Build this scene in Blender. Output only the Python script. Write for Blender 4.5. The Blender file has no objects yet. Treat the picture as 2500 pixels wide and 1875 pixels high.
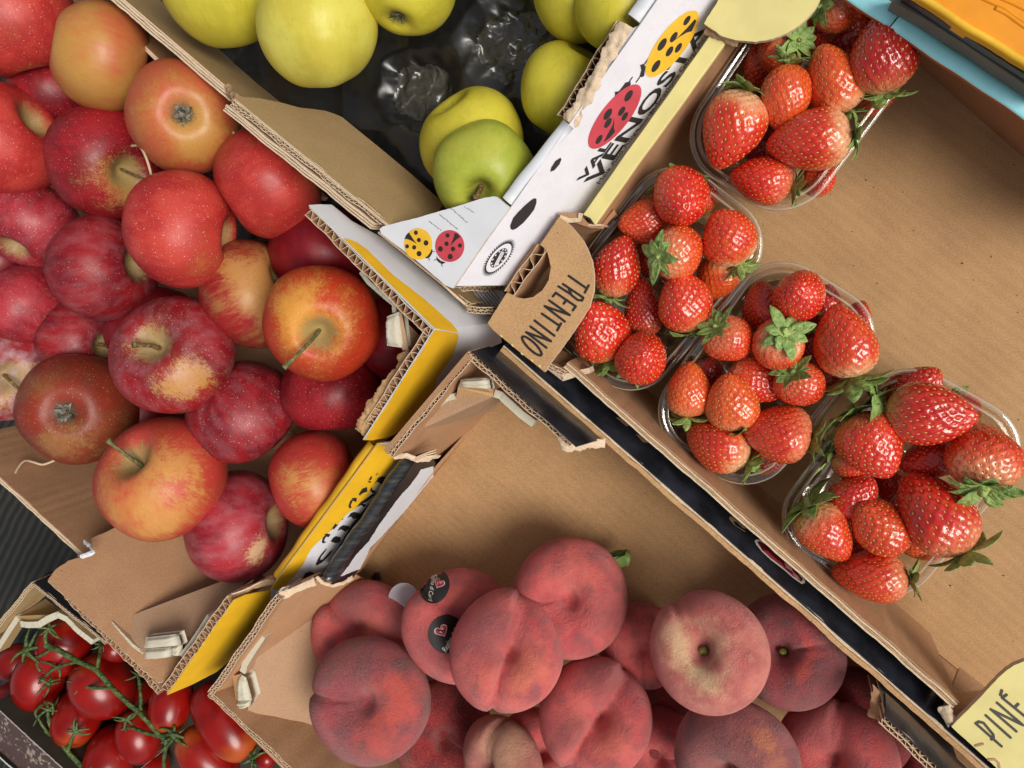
import bpy, math, random
import numpy as np
from mathutils import Vector, Matrix, noise as mnoise
from mathutils.geometry import tessellate_polygon
from mathutils.bvhtree import BVHTree
random.seed(7); RNG = np.random.RandomState(7)
SC = bpy.context.scene; COL = SC.collection
# ------------------------------------------------------------------ camera
FPX, CX, CY, H = 1805.0, 1250.0, 937.5, 0.45
UPC = Vector((-0.353, -0.164, 1)).normalized()
XW = (Vector((1, 0, 0)) - UPC * UPC.x).normalized(); YW = UPC.cross(XW)
R3 = Matrix((XW, YW, UPC))
CAM = Vector((0, 0, H))
cd = bpy.data.cameras.new('camera'); cam = bpy.data.objects.new('camera', cd); COL.objects.link(cam)
cam.matrix_world = Matrix.Translation(CAM) @ R3.to_4x4()
cd.sensor_width = 36; cd.lens = FPX / 2500 * 36; cd.clip_start = 0.01; cd.clip_end = 50
SC.camera = cam
def ray(px, py): return R3 @ Vector(((px - CX) / FPX, -(py - CY) / FPX, -1))
def P(p, z):
    d = ray(*p); return CAM + d * ((z - H) / d.z)
def mpp(p, z): return ((z - H) / ray(*p).z) / FPX          # metres per photo pixel there
def frame(p):
    t = -ray(*p).normalized(); r = R3 @ Vector((1, 0, 0)); r = (r - t * r.dot(t)).normalized()
    return r, t.cross(r), t
def crop(ox, oy, s): return lambda x, y: (ox + x * s, oy + y * s)
d0 = crop(0, 0, 1.1302); S4 = .40687
c1 = crop(0, 0, S4); c2 = crop(800, 0, S4); c3 = crop(1600, 0, S4); c4 = crop(0, 600, S4); c5 = crop(800, 600, S4)
c6 = crop(1600, 600, S4); c7 = crop(0, 1200, S4); c8 = crop(700, 1200, S4); c9 = crop(1600, 1200, S4); c10 = crop(550, 450, S4)
e1 = crop(2000, 0, .22604); e2 = crop(650, 1100, .21097); e3 = crop(1380, 0, .28936); e4 = crop(980, 1360, .1809)
e5 = crop(2280, 1560, .18982); e6 = crop(0, 1380, .29836); e7 = crop(780, 80, .27125); e8 = crop(1780, 1240, .13261)
g1 = crop(400, 1400, .28637); g2 = crop(1350, 380, .36167); g3 = crop(880, 850, .27125); g4 = crop(1150, 500, .27132)
h1 = crop(900, 480, .18083); h2 = crop(1150, 380, .20492); h3 = crop(500, 200, .24108)
class Plane:
    def __init__(s, a, b, c):
        s.p = a; s.n = (b - a).cross(c - a).normalized()
        if s.n.dot(CAM - a) < 0: s.n = -s.n
    def hit(s, p, off=0):
        d = ray(*p); return CAM + d * ((s.p - CAM).dot(s.n) / d.dot(s.n)) + s.n * off
# ------------------------------------------------------------------ objects
def tag(o, label=None, cat=None, group=None, kind=None):
    if label: o['label'] = label
    if cat: o['category'] = cat
    if group: o['group'] = group
    if kind: o['kind'] = kind
    return o
def empty(name, loc, label, cat, group=None):
    o = bpy.data.objects.new(name, None); COL.objects.link(o); o.location = loc; o.empty_display_size = .02
    return tag(o, label, cat, group)
def rootloc(o):
    while o.parent: o = o.parent
    return o.location
def mesh_data(name, V, F, mats, mi=None, smooth=False):
    me = bpy.data.meshes.new(name)
    me.from_pydata([tuple(map(float, v)) for v in V], [], [tuple(map(int, f)) for f in F])
    for m in mats: me.materials.append(m)
    if mi is not None: me.polygons.foreach_set('material_index', np.array(mi, dtype=np.int32))
    if smooth: me.polygons.foreach_set('use_smooth', np.ones(len(me.polygons), dtype=bool))
    me.update(); return me
def link(name, me, parent=None):
    o = bpy.data.objects.new(name, me); COL.objects.link(o)
    if parent: o.parent = parent
    return o
def build(name, V, F, mats, parent=None, mi=None, smooth=False):
    off = rootloc(parent) if parent else Vector((0, 0, 0))
    if parent is None and len(V):
        a = np.array([tuple(v) for v in V]); off = Vector((a[:, 0].mean(), a[:, 1].mean(), a[:, 2].min()))
    V = [Vector(v) - off for v in V]
    o = link(name, mesh_data(name, V, F, mats, mi, smooth), parent)
    if parent is None: o.location = off
    return o
class MB:
    def __init__(s): s.V = []; s.F = []; s.M = []
    def add(s, V, F, m=0):
        b = len(s.V); s.V += list(V); s.F += [tuple(i + b for i in f) for f in F]; s.M += ([m] * len(F) if isinstance(m, int) else list(m))
    def build(s, name, mats, parent=None, smooth=False): return build(name, s.V, s.F, mats, parent, s.M, smooth)
def newell(pts):
    n = Vector((0, 0, 0))
    for i, a in enumerate(pts):
        b = pts[(i + 1) % len(pts)]
        n += Vector(((a.y - b.y) * (a.z + b.z), (a.z - b.z) * (a.x + b.x), (a.x - b.x) * (a.y + b.y)))
    return n.normalized()
def slab_geo(pts, th, mb, mi=(0, 1, 2)):
    n = newell(pts); c = sum(pts, Vector()) / len(pts)
    if n.dot(CAM - c) < 0: pts = pts[::-1]; n = -n
    k = len(pts); V = list(pts) + [p - n * th for p in pts]
    T = [tuple(t) for t in tessellate_polygon([pts])]
    F = []; M = []
    for t in T:
        nn = (pts[t[1]] - pts[t[0]]).cross(pts[t[2]] - pts[t[0]])
        if nn.dot(n) < 0: t = t[::-1]
        F.append(t); M.append(mi[0]); F.append(tuple(i + k for i in t[::-1])); M.append(mi[1])
    for i in range(k):
        j = (i + 1) % k; F.append((i, i + k, j + k, j)); M.append(mi[2])
    mb.add(V, F, M)
def slab(name, parent, pts, th, mf, mbk=None, me=None):
    mb = MB(); slab_geo(list(pts), th, mb); return mb.build(name, [mf, mbk or mf, me or mbk or mf], parent)
def subdiv(pts, step):
    out = []
    for i, a in enumerate(pts):
        b = pts[(i + 1) % len(pts)]; n = max(1, int(math.hypot(b[0] - a[0], b[1] - a[1]) / step))
        out += [(a[0] + (b[0] - a[0]) * t / n, a[1] + (b[1] - a[1]) * t / n) for t in range(n)]
    return out
def ragged(pts, step=6, amp=1.2, closed=True):
    q = subdiv(pts, step)
    return [(x + random.uniform(-amp, amp), y + random.uniform(-amp, amp)) for x, y in q]
def decal(name, parent, polys, hit, mats, mi=None, off=.0003):
    """polys: list of pixel polygons; hit(p,off) -> 3D"""
    mb = MB()
    for i, pg in enumerate(polys):
        pts = [hit(p, off + i * 6e-6) for p in pg]
        T = [tuple(t) for t in tessellate_polygon([[Vector((p[0], p[1], 0)) for p in pg]])]
        F = []
        for t in T:
            n = (pts[t[1]] - pts[t[0]]).cross(pts[t[2]] - pts[t[0]])
            F.append(t if n.dot(CAM - pts[t[0]]) > 0 else t[::-1])
        mb.add(pts, F, mi[i] if mi else 0)
    return mb.build(name, mats, parent)
def ell(c, a, b, ang, n=28):
    ca, sa = math.cos(ang), math.sin(ang)
    return [(c[0] + a * math.cos(t) * ca - b * math.sin(t) * sa, c[1] + a * math.cos(t) * sa + b * math.sin(t) * ca) for t in [2 * math.pi * i / n for i in range(n)]]
def strokes(lines, w):
    out = []
    for L in lines:
        for a, b in zip(L, L[1:]):
            dx, dy = b[0] - a[0], b[1] - a[1]; l = math.hypot(dx, dy) or 1; nx, ny = -dy / l * w / 2, dx / l * w / 2
            a0 = math.atan2(ny, nx)
            pg = [(b[0] + w / 2 * math.cos(a0 - math.pi * t / 6), b[1] + w / 2 * math.sin(a0 - math.pi * t / 6)) for t in range(7)]
            pg += [(a[0] + w / 2 * math.cos(a0 + math.pi - math.pi * t / 6), a[1] + w / 2 * math.sin(a0 + math.pi - math.pi * t / 6)) for t in range(7)]
            out.append(pg)
    return out
_tc = {}
def text_polys(s, o, r, u, bold=0.0, shear=0.0):
    """letters as px polygons: origin o, r = full advance vector, u = cap height vector (photo pixels)"""
    cu = bpy.data.curves.new('t', 'FONT'); cu.body = s; cu.offset = bold; cu.shear = shear; cu.resolution_u = 3; cu.fill_mode = 'FRONT'
    ob = bpy.data.objects.new('t', cu); COL.objects.link(ob)
    dg = bpy.context.evaluated_depsgraph_get(); ev = ob.evaluated_get(dg); me = ev.to_mesh()
    co = [(v.co.x, v.co.y) for v in me.vertices]; F = [tuple(p.vertices) for p in me.polygons]
    ev.to_mesh_clear(); bpy.data.objects.remove(ob); bpy.data.curves.remove(cu)
    x0 = min(c[0] for c in co); x1 = max(c[0] for c in co)
    cap = 0.69
    px = [(o[0] + r[0] * (x - x0) / (x1 - x0) + u[0] * y / cap, o[1] + r[1] * (x - x0) / (x1 - x0) + u[1] * y / cap) for x, y in co]
    return px, F
def text(name, parent, s, o, r, u, hit, mat, bold=0.0, shear=0.0, off=.0003):
    px, F = text_polys(s, o, r, u, bold, shear); pts = [hit(p, off) for p in px]; G = []
    for f in F:
        n = (pts[f[1]] - pts[f[0]]).cross(pts[f[2]] - pts[f[0]])
        G.append(f if n.dot(CAM - pts[f[0]]) > 0 else f[::-1])
    return build(name, pts, G, [mat], parent)
def ribbon_geo(mb, pts, nrm, th, depth, mi=(0, 1, 1), jit=0.0, down=Vector((0, 0, -1))):
    """upright paper strip along pts; mi = (top, left side, right side)"""
    V = []; n = len(pts)
    for i, p in enumerate(pts):
        j = Vector((0, 0, random.uniform(-jit, jit))) if jit else Vector()
        d = nrm[i] * th / 2
        V += [p + d + j, p - d + j, p + d + down * depth, p - d + down * depth]
    F = []; M = []
    for i in range(n - 1):
        a, b = 4 * i, 4 * i + 4
        F += [(a, a + 1, b + 1, b), (a, b, b + 2, a + 2), (a + 1, a + 3, b + 3, b + 1), (a + 2, b + 2, b + 3, a + 3)]
        M += [mi[0], mi[1], mi[2], mi[0]]
    F += [(0, 2, 3, 1), (4 * n - 4, 4 * n - 3, 4 * n - 1, 4 * n - 2)]; M += [mi[0], mi[0]]
    mb.add(V, F, M)
def path_normals(pts):
    N = []
    for i in range(len(pts)):
        t = pts[min(i + 1, len(pts) - 1)] - pts[max(i - 1, 0)]; n = Vector((t.y, -t.x, 0))
        N.append(n.normalized() if n.length > 1e-9 else Vector((1, 0, 0)))
    return N
def paper_strip(name, parent, pts, th, depth, mats, jit=.0002):
    q = []
    for a, b in zip(pts, pts[1:]):
        k = max(2, int((b - a).length / .002)); q += [a.lerp(b, t / k) for t in range(k)]
    q.append(pts[-1]); mb = MB(); ribbon_geo(mb, q, path_normals(q), th, depth, (0, 1, 1), jit)
    return mb.build(name, mats, parent)
def corr(name, parent, a, b, T, toward, mats, depth=.05, layers=1, wl=.0045, fl_depth=.014, outer=True, liner=.0005, wav=.00035, jit=.00025, flat=None, inner=True):
    """cut edge of corrugated board: outer edge a-b, thickness T towards point 'toward'. mats: (edge, outer, inner)"""
    t = (b - a); L = t.length; t.normalize(); n = Vector((-t.y, t.x, 0)).normalized()
    if n.dot(toward - a) < 0: n = -n
    mb = MB(); ph = random.uniform(0, 6)
    def W(s): return wav * (math.sin(s * 130 + ph) + .6 * math.sin(s * 310 + 2 * ph))
    k = max(2, int(L / .003)); ss = [L * i / k for i in range(k + 1)]
    for l in range(layers + 1):
        if l == 0 and not outer: continue
        o = T * l / layers; o = min(max(o, liner / 2), T - liner / 2)
        pts = [a + t * s + n * (o + W(s)) for s in ss]
        ends = (l in (0, layers))
        ribbon_geo(mb, pts, [n] * len(pts), liner, depth if ends else fl_depth, (0, 2 if l else 2, 1 if l == 0 else 2), jit)
    for l in range(layers):
        lo, hi = T * l / layers + liner, T * (l + 1) / layers - liner; mid, am = (lo + hi) / 2, (hi - lo) / 2
        if flat and l in flat:
            for f in (.3, .68):
                pts = [a + t * s + n * (lo + (hi - lo) * f + W(s + .01 * f)) - Vector((0, 0, .0012)) for s in ss]
                ribbon_geo(mb, pts, [n] * len(pts), (hi - lo) * .34, fl_depth, (2, 2, 2), jit)
            continue
        kk = int(L / wl * 12); pts = []; p2 = random.uniform(0, 6); s = 0
        for i in range(kk + 1):
            s = L * i / kk; q = s / wl * 2 * math.pi + p2 + .9 * math.sin(s * 95 + l * 2)
            c = math.cos(q); c = math.copysign(abs(c) ** .7, c)
            pts.append(a + t * s + n * (mid + am * .97 * c + W(s)) - Vector((0, 0, .0003)))
        N = [Vector((-(pts[min(i + 1, kk)] - pts[max(i - 1, 0)]).y, (pts[min(i + 1, kk)] - pts[max(i - 1, 0)]).x, 0)).normalized() for i in range(kk + 1)]
        ribbon_geo(mb, pts, N, .00036, fl_depth, (0, 2, 2), jit)
        fl = [a + t * s + n * mid - Vector((0, 0, fl_depth)) for s in (0, L)]
        ribbon_geo(mb, fl, [n, n], hi - lo, .001, (2, 2, 2))
    return mb.build(name, mats, parent)
def sweep(name, parent, a, b, prof, mats, toward, mi=None, smooth=True, step=.006, wav=.0003):
    """profile [(offset towards 'toward', dz)] swept along a-b"""
    t = b - a; L = t.length; t.normalize(); n = Vector((-t.y, t.x, 0)).normalized()
    if n.dot(toward - a) < 0: n = -n
    k = max(2, int(L / step)); m = len(prof); V = []; ph = random.uniform(0, 9)
    for i in range(k + 1):
        s = L * i / k; w = wav * (math.sin(s * 90 + ph) + .7 * math.sin(s * 230 + 2 * ph))
        V += [a + t * s + n * (o + w) + Vector((0, 0, z + .5 * wav * math.sin(s * 160 + ph))) for o, z in prof]
    F = []; M = []
    for i in range(k):
        for j in range(m - 1):
            F.append((i * m + j, i * m + j + 1, (i + 1) * m + j + 1, (i + 1) * m + j)); M.append(mi[j] if mi else 0)
    F += [tuple(range(m)), tuple(k * m + j for j in range(m))[::-1]]; M += [len(mats) - 1] * 2
    return build(name, V, F, mats, parent, M, smooth)
def tube_geo(mb, pts, rad, seg=7, m=0, cap=True):
    V = []; F = []; n = len(pts); up = Vector((.3, .2, 1)).normalized()
    for i, p in enumerate(pts):
        t = (pts[min(i + 1, n - 1)] - pts[max(i - 1, 0)]).normalized(); x = t.cross(up)
        if x.length < 1e-4: x = t.cross(Vector((1, 0, 0)))
        x.normalize(); y = t.cross(x); r = rad[i] if hasattr(rad, '__len__') else rad
        V += [p + (x * math.cos(2 * math.pi * j / seg) + y * math.sin(2 * math.pi * j / seg)) * r for j in range(seg)]
    for i in range(n - 1):
        for j in range(seg):
            k = (j + 1) % seg; F.append((i * seg + j, i * seg + k, (i + 1) * seg + k, (i + 1) * seg + j))
    if cap: F += [tuple(range(seg))[::-1], tuple((n - 1) * seg + j for j in range(seg))]
    mb.add(V, F, m)
def spline(pts, n=6):
    out = []
    for i in range(len(pts) - 1):
        p0 = pts[max(i - 1, 0)]; p1 = pts[i]; p2 = pts[i + 1]; p3 = pts[min(i + 2, len(pts) - 1)]
        for k in range(n):
            t = k / n; out.append(.5 * ((2 * p1) + (p2 - p0) * t + (2 * p0 - 5 * p1 + 4 * p2 - p3) * t * t + (3 * p1 - p0 - 3 * p2 + p3) * t ** 3))
    out.append(pts[-1]); return out
# ------------------------------------------------------------------ materials
def mk(name):
    m = bpy.data.materials.new(name); m.use_nodes = True; nt = m.node_tree; nt.nodes.clear(); return m, nt
def N(nt, typ, ins=None, **at):
    n = nt.nodes.new('ShaderNode' + typ)
    for k, v in at.items(): setattr(n, k, v)
    for k, v in (ins or {}).items():
        if isinstance(v, bpy.types.NodeSocket): nt.links.new(v, n.inputs[k])
        else: n.inputs[k].default_value = v
    return n
def mix(nt, f, a, b):
    A = a if isinstance(a, bpy.types.NodeSocket) else (*a, 1) if len(a) == 3 else a
    B = b if isinstance(b, bpy.types.NodeSocket) else (*b, 1) if len(b) == 3 else b
    return N(nt, 'Mix', {0: f, 6: A, 7: B}, data_type='RGBA').outputs[2]
def mth(nt, op, a, b=0.0, clamp=False): return N(nt, 'Math', {0: a, 1: b}, operation=op, use_clamp=clamp).outputs[0]
def mr(nt, v, a, b, c=0., d=1.): return N(nt, 'MapRange', {0: v, 1: a, 2: b, 3: c, 4: d}, interpolation_type='SMOOTHSTEP').outputs[0]
def noise(nt, vec, scale, det=2., rough=.5): return N(nt, 'TexNoise', {'Vector': vec, 'Scale': scale, 'Detail': det, 'Roughness': rough}).outputs[0]
def scl(nt, vec, s): return N(nt, 'VectorMath', {0: vec, 1: s}, operation='MULTIPLY').outputs[0]
def pbsdf(nt, **ins):
    b = N(nt, 'BsdfPrincipled', {k.replace('_', ' '): v for k, v in ins.items()})
    o = N(nt, 'OutputMaterial', {0: b.outputs[0]}); return b
def bump(nt, h, st=.3, dist=.001): return N(nt, 'Bump', {'Strength': st, 'Distance': dist, 'Height': h}).outputs[0]
def obj(nt): return N(nt, 'TexCoord').outputs['Object']
def C(r, g, b):  # sRGB 0-255 -> linear
    f = lambda v: (v / 255 / 12.92) if v <= 10 else ((v / 255 + .055) / 1.055) ** 2.4
    return (f(r), f(g), f(b))
def kraft(name, col, var=.16, lines=0.0, ang=0.0, rough=.85, fib=1.0):
    m, nt = mk(name); co = obj(nt); c = np.array(col)
    n1 = noise(nt, co, 900, 3); n2 = noise(nt, co, 45, 3); n3 = noise(nt, N(nt, 'Mapping', {'Vector': co, 'Rotation': (0, 0, ang + .4), 'Scale': (500, 2600, 500)}).outputs[0], 1, 2)
    f = mth(nt, 'ADD', mth(nt, 'MULTIPLY', n1, .46), mth(nt, 'ADD', mth(nt, 'MULTIPLY', n3, .40 * fib), mth(nt, 'MULTIPLY', n2, .26)))
    f = mr(nt, f, .34, .72)
    colr = mix(nt, f, tuple(c * (1 - var * 1.15)), tuple(np.minimum(c * (1 + var), .9)))
    vor = N(nt, 'TexVoronoi', {'Vector': co, 'Scale': 130.0}); sp = mth(nt, 'MULTIPLY', mr(nt, vor.outputs['Distance'], .04, .075, 1, 0), mth(nt, 'GREATER_THAN', noise(nt, co, 31, 0), .62))
    colr = mix(nt, mth(nt, 'MULTIPLY', sp, .8), colr, (.06, .035, .02))
    hgt = n1
    if lines:
        w = N(nt, 'TexWave', {'Vector': N(nt, 'Mapping', {'Vector': co, 'Rotation': (0, 0, ang)}).outputs[0], 'Scale': 46.0, 'Distortion': 3.0, 'Detail': 1.0, 'Detail Scale': .3}).outputs[1]
        colr = mix(nt, mth(nt, 'MULTIPLY', mr(nt, w, .2, .9), mr(nt, noise(nt, co, 9, 2), .35, .7, .0, .07)), colr, tuple(c * .62))
        hgt = mth(nt, 'ADD', mth(nt, 'MULTIPLY', n1, .25), mth(nt, 'MULTIPLY', w, lines)); hgt = mth(nt, 'ADD', hgt, mth(nt, 'MULTIPLY', n2, .8))
    pbsdf(nt, Base_Color=colr, Roughness=rough, Specular_IOR_Level=.25, Normal=bump(nt, hgt, .35, .0008)); return m
K_FLOOR = kraft('kraft_floor', (.45, .265, .125), .19, .55, -.9)
K_WALL = kraft('kraft_wall', (.42, .232, .122), .15)
K_OLIVE = kraft('kraft_olive', (.38, .255, .12), .13)
K_GUSS = kraft('kraft_gusset', (.50, .295, .140), .18)
K_EDGE = kraft('kraft_cut_edge', (.64, .49, .34), .16)
K_DARK = kraft('kraft_flute', (.36, .23, .13), .2)
K_BRACE = kraft('kraft_brace', (.42, .26, .155), .12)
K_PLY = kraft('grey_board_edge', (.50, .46, .36), .18, fib=2.0)
def printed(name, col, rough=.5, var=.05, ripple=0.0, ang=0.0, spec=.4, rs=75.0):
    m, nt = mk(name); co = obj(nt); c = np.array(col); n2 = noise(nt, co, 60, 3)
    colr = mix(nt, mr(nt, n2, .3, .7), tuple(c * (1 - var)), tuple(np.minimum(c * (1 + var), .92)))
    h = mth(nt, 'MULTIPLY', noise(nt, co, 160, 3), .6)
    if ripple:
        mp = N(nt, 'Mapping', {'Vector': co, 'Rotation': (0, 0, ang), 'Scale': (1, .25, 1)}).outputs[0]
        w = N(nt, 'TexWave', {'Vector': mp, 'Scale': rs, 'Distortion': 6.0, 'Detail': 2.0, 'Detail Scale': 4.0}).outputs[1]
        h = mth(nt, 'ADD', h, mth(nt, 'MULTIPLY', w, ripple))
    pbsdf(nt, Base_Color=colr, Roughness=rough, Specular_IOR_Level=spec, Normal=bump(nt, h, .3, .0008)); return m
W_PRINT = printed('white_print', (.68, .665, .70), .55, .03, .5, .95)
W_SMOOTH = printed('white_liner', (.66, .67, .70), .5, .03)
Y_PRINT = printed('yellow_print', (.78, .44, .02), .38, .05, .3, .9, rs=30)
Y_PALE = printed('pale_yellow_print', (.73, .63, .25), .6, .05)
B_PRINT = printed('black_print', (.016, .016, .02), .32, .3, spec=.6)
B_INK = printed('black_ink', (.022, .018, .018), .55, .1)
G_INK = printed('grey_ink', (.06, .055, .05), .6, .2)
PALE_INK = printed('faded_ink', (.42, .25, .14), .6, .2)
R_INK = printed('red_ink', (.52, .055, .075), .45, .12)
O_INK = printed('yellow_ink', (.80, .46, .03), .45, .1)
DR_INK = printed('dark_red_ink', (.16, .008, .02), .4, .3)
PK_INK = printed('pink_ink', (.75, .32, .36), .4, .2)
CYAN = printed('cyan_lacquer', (.38, .84, .90), .45, .03)
ORANGE = printed('orange_plastic', (.80, .30, .015), .35, .06)
RUST = printed('orange_brown_paper', (.45, .13, .03), .6, .1)
OLIVE_D = printed('dark_olive_board', (.035, .032, .022), .6, .15)
def black_roll():
    m, nt = mk('black_rolled_print'); co = obj(nt)
    n = noise(nt, N(nt, 'Mapping', {'Vector': co, 'Rotation': (0, 0, -.93), 'Scale': (60, 260, 60)}).outputs[0], 1, 3)
    pbsdf(nt, Base_Color=mix(nt, mr(nt, n, .4, .75), (.02, .022, .026), (.055, .055, .042)), Roughness=mr(nt, n, .3, .7, .22, .42), Specular_IOR_Level=.7, Normal=bump(nt, n, .5, .001)); return m
B_ROLL = black_roll()
def film():
    m, nt = mk('black_film'); co = obj(nt)
    n = noise(nt, co, 180, 4); v = N(nt, 'TexVoronoi', {'Vector': co, 'Scale': 330.0}).outputs['Distance']
    dust = mth(nt, 'MULTIPLY', mr(nt, v, .02, .06, 1, 0), mth(nt, 'GREATER_THAN', noise(nt, co, 90, 0), .64))
    pbsdf(nt, Base_Color=mix(nt, dust, mix(nt, mr(nt, noise(nt, co, 25, 3), .35, .7), (.006, .0065, .008), (.018, .016, .012)), (.45, .43, .38)), Roughness=mr(nt, n, .3, .7, .28, .38), Specular_IOR_Level=.75, Normal=bump(nt, mth(nt, 'ADD', mth(nt, 'MULTIPLY', noise(nt, N(nt, 'Mapping', {'Vector': co, 'Rotation': (0, 0, .7), 'Scale': (1, .7, 1)}).outputs[0], 26, 2, .45), 1.0), mth(nt, 'MULTIPLY', n, .02)), .38, .012)); return m
FILM = film()
def film_crumpled():
    m, nt = mk('grey_film'); co = obj(nt); n = noise(nt, co, 60, 3)
    wv = N(nt, 'VectorMath', {0: co, 1: scl(nt, N(nt, 'TexNoise', {'Vector': co, 'Scale': 55.0, 'Detail': 2.0}).outputs['Color'], (.012, .012, .0))}, operation='ADD').outputs[0]
    def ridge(s_, a, b): return mr(nt, N(nt, 'TexVoronoi', {'Vector': scl(nt, wv, (1, 1, .01)), 'Scale': s_}, feature='DISTANCE_TO_EDGE').outputs['Distance'], a, b)
    h = mth(nt, 'ADD', mth(nt, 'MULTIPLY', ridge(44., .0, .30), 1.0), mth(nt, 'ADD', mth(nt, 'MULTIPLY', ridge(100., .0, .3), .30), mth(nt, 'MULTIPLY', n, .6)))
    pbsdf(nt, Base_Color=mix(nt, mr(nt, n, .3, .7), (.034, .032, .026), (.060, .055, .044)), Roughness=.27, Specular_IOR_Level=.8, Normal=bump(nt, h, .6, .0034)); return m
FILM_G = film_crumpled()
def plastic():
    m, nt = mk('clear_plastic')
    fc = N(nt, 'LayerWeight', {'Blend': .5}).outputs['Facing']; f = mth(nt, 'ADD', mth(nt, 'MULTIPLY', mth(nt, 'POWER', fc, 2.6), .9), .105, True)
    t = N(nt, 'BsdfTransparent', {0: mix(nt, mth(nt, 'POWER', fc, 2.5), (.945, .94, .925), (.58, .52, .42))}); g = N(nt, 'BsdfGlossy', {0: (1, .98, .93, 1), 1: .06})
    s = N(nt, 'MixShader', {0: f, 1: t.outputs[0], 2: g.outputs[0]}); N(nt, 'OutputMaterial', {0: s.outputs[0]}); return m
PLASTIC = plastic()
def rim_plastic():
    m, nt = mk('punnet_rim'); fc = N(nt, 'LayerWeight', {'Blend': .5}).outputs['Facing']
    t = N(nt, 'BsdfTransparent', {0: (.90, .87, .80, 1)}); g = N(nt, 'BsdfPrincipled', {'Base Color': (.70, .63, .50, 1), 'Roughness': .08, 'Specular IOR Level': 1.0, 'Coat Weight': .6, 'Coat Roughness': .03})
    f = mth(nt, 'ADD', mth(nt, 'MULTIPLY', mth(nt, 'POWER', fc, 1.3), .55), .40, True)  # cream body colour paints in the bright glints along the clear rim
    s = N(nt, 'MixShader', {0: f, 1: t.outputs[0], 2: g.outputs[0]}); N(nt, 'OutputMaterial', {0: s.outputs[0]}); return m
RIMP = rim_plastic()
def dark_line_plastic():
    m, nt = mk('punnet_groove'); t = N(nt, 'BsdfTransparent', {0: (.80, .76, .69, 1)}); g = N(nt, 'BsdfGlossy', {0: (1, .98, .93, 1), 1: .05})  # same clear plastic; the tint paints in the dark refracted line by the rim
    s = N(nt, 'MixShader', {0: .08, 1: t.outputs[0], 2: g.outputs[0]}); N(nt, 'OutputMaterial', {0: s.outputs[0]}); return m
GROOVE = dark_line_plastic()
def stemmat(name, c1, c2, rough=.6):
    m, nt = mk(name); co = obj(nt); n = noise(nt, co, 9, 4)
    pbsdf(nt, Base_Color=mix(nt, mr(nt, n, .35, .65), c1, c2), Roughness=rough, Normal=bump(nt, n, .4, .02)); return m
STEM = stemmat('apple_stem', (.13, .065, .025), (.25, .17, .06)); STEM_G = stemmat('green_stem', (.10, .105, .035), (.21, .17, .06))
CALYX = stemmat('dry_calyx', (.05, .045, .03), (.26, .25, .20)); STALK = stemmat('peach_stalk', (.12, .12, .02), (.30, .26, .05))
def leafmat(name, c1, c2, sc=6.):
    m, nt = mk(name); co = obj(nt); n = noise(nt, co, sc, 3); rnd = N(nt, 'ObjectInfo').outputs['Random']
    c = mix(nt, mr(nt, n, .3, .7), c1, c2); c = mix(nt, mth(nt, 'MULTIPLY', rnd, .45), c, tuple(np.array(c1) * .75))
    pbsdf(nt, Base_Color=c, Roughness=.5, Specular_IOR_Level=.4, Subsurface_Weight=.0, Normal=bump(nt, n, .3, .05)); return m
SEPAL = leafmat('strawberry_sepal', (.18, .31, .07), (.40, .54, .17)); SEPAL_C = leafmat('sepal_centre', (.40, .52, .14), (.55, .64, .24))
VINE = leafmat('tomato_vine', (.045, .085, .022), (.12, .17, .045), 120.)
STRING = stemmat('raffia', (.42, .30, .17), (.58, .44, .28))
def ground_mat():
    m, nt = mk('rubber_mat'); co = obj(nt)
    w = N(nt, 'TexWave', {'Vector': N(nt, 'Mapping', {'Vector': co, 'Rotation': (0, 0, .62)}).outputs[0], 'Scale': 30.0, 'Distortion': 2.5, 'Detail': 2.0}).outputs[1]
    n = noise(nt, co, 70, 4)
    pbsdf(nt, Base_Color=mix(nt, mr(nt, mth(nt, 'ADD', mth(nt, 'MULTIPLY', w, .6), mth(nt, 'MULTIPLY', n, .5)), .3, .9), (.008, .008, .007), (.028, .027, .021)), Roughness=.7, Normal=bump(nt, w, .5, .003)); return m
def worn_mat():
    m, nt = mk('worn_brown_paint'); co = obj(nt); n = noise(nt, co, 190, 5, .65); n2 = noise(nt, co, 60, 2)
    f = mr(nt, mth(nt, 'ADD', mth(nt, 'MULTIPLY', n, .75), mth(nt, 'MULTIPLY', n2, .35)), .60, .66)
    pbsdf(nt, Base_Color=mix(nt, f, (.075, .042, .038), (.30, .25, .19)), Roughness=.6, Normal=bump(nt, f, .3, .0005)); return m
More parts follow.
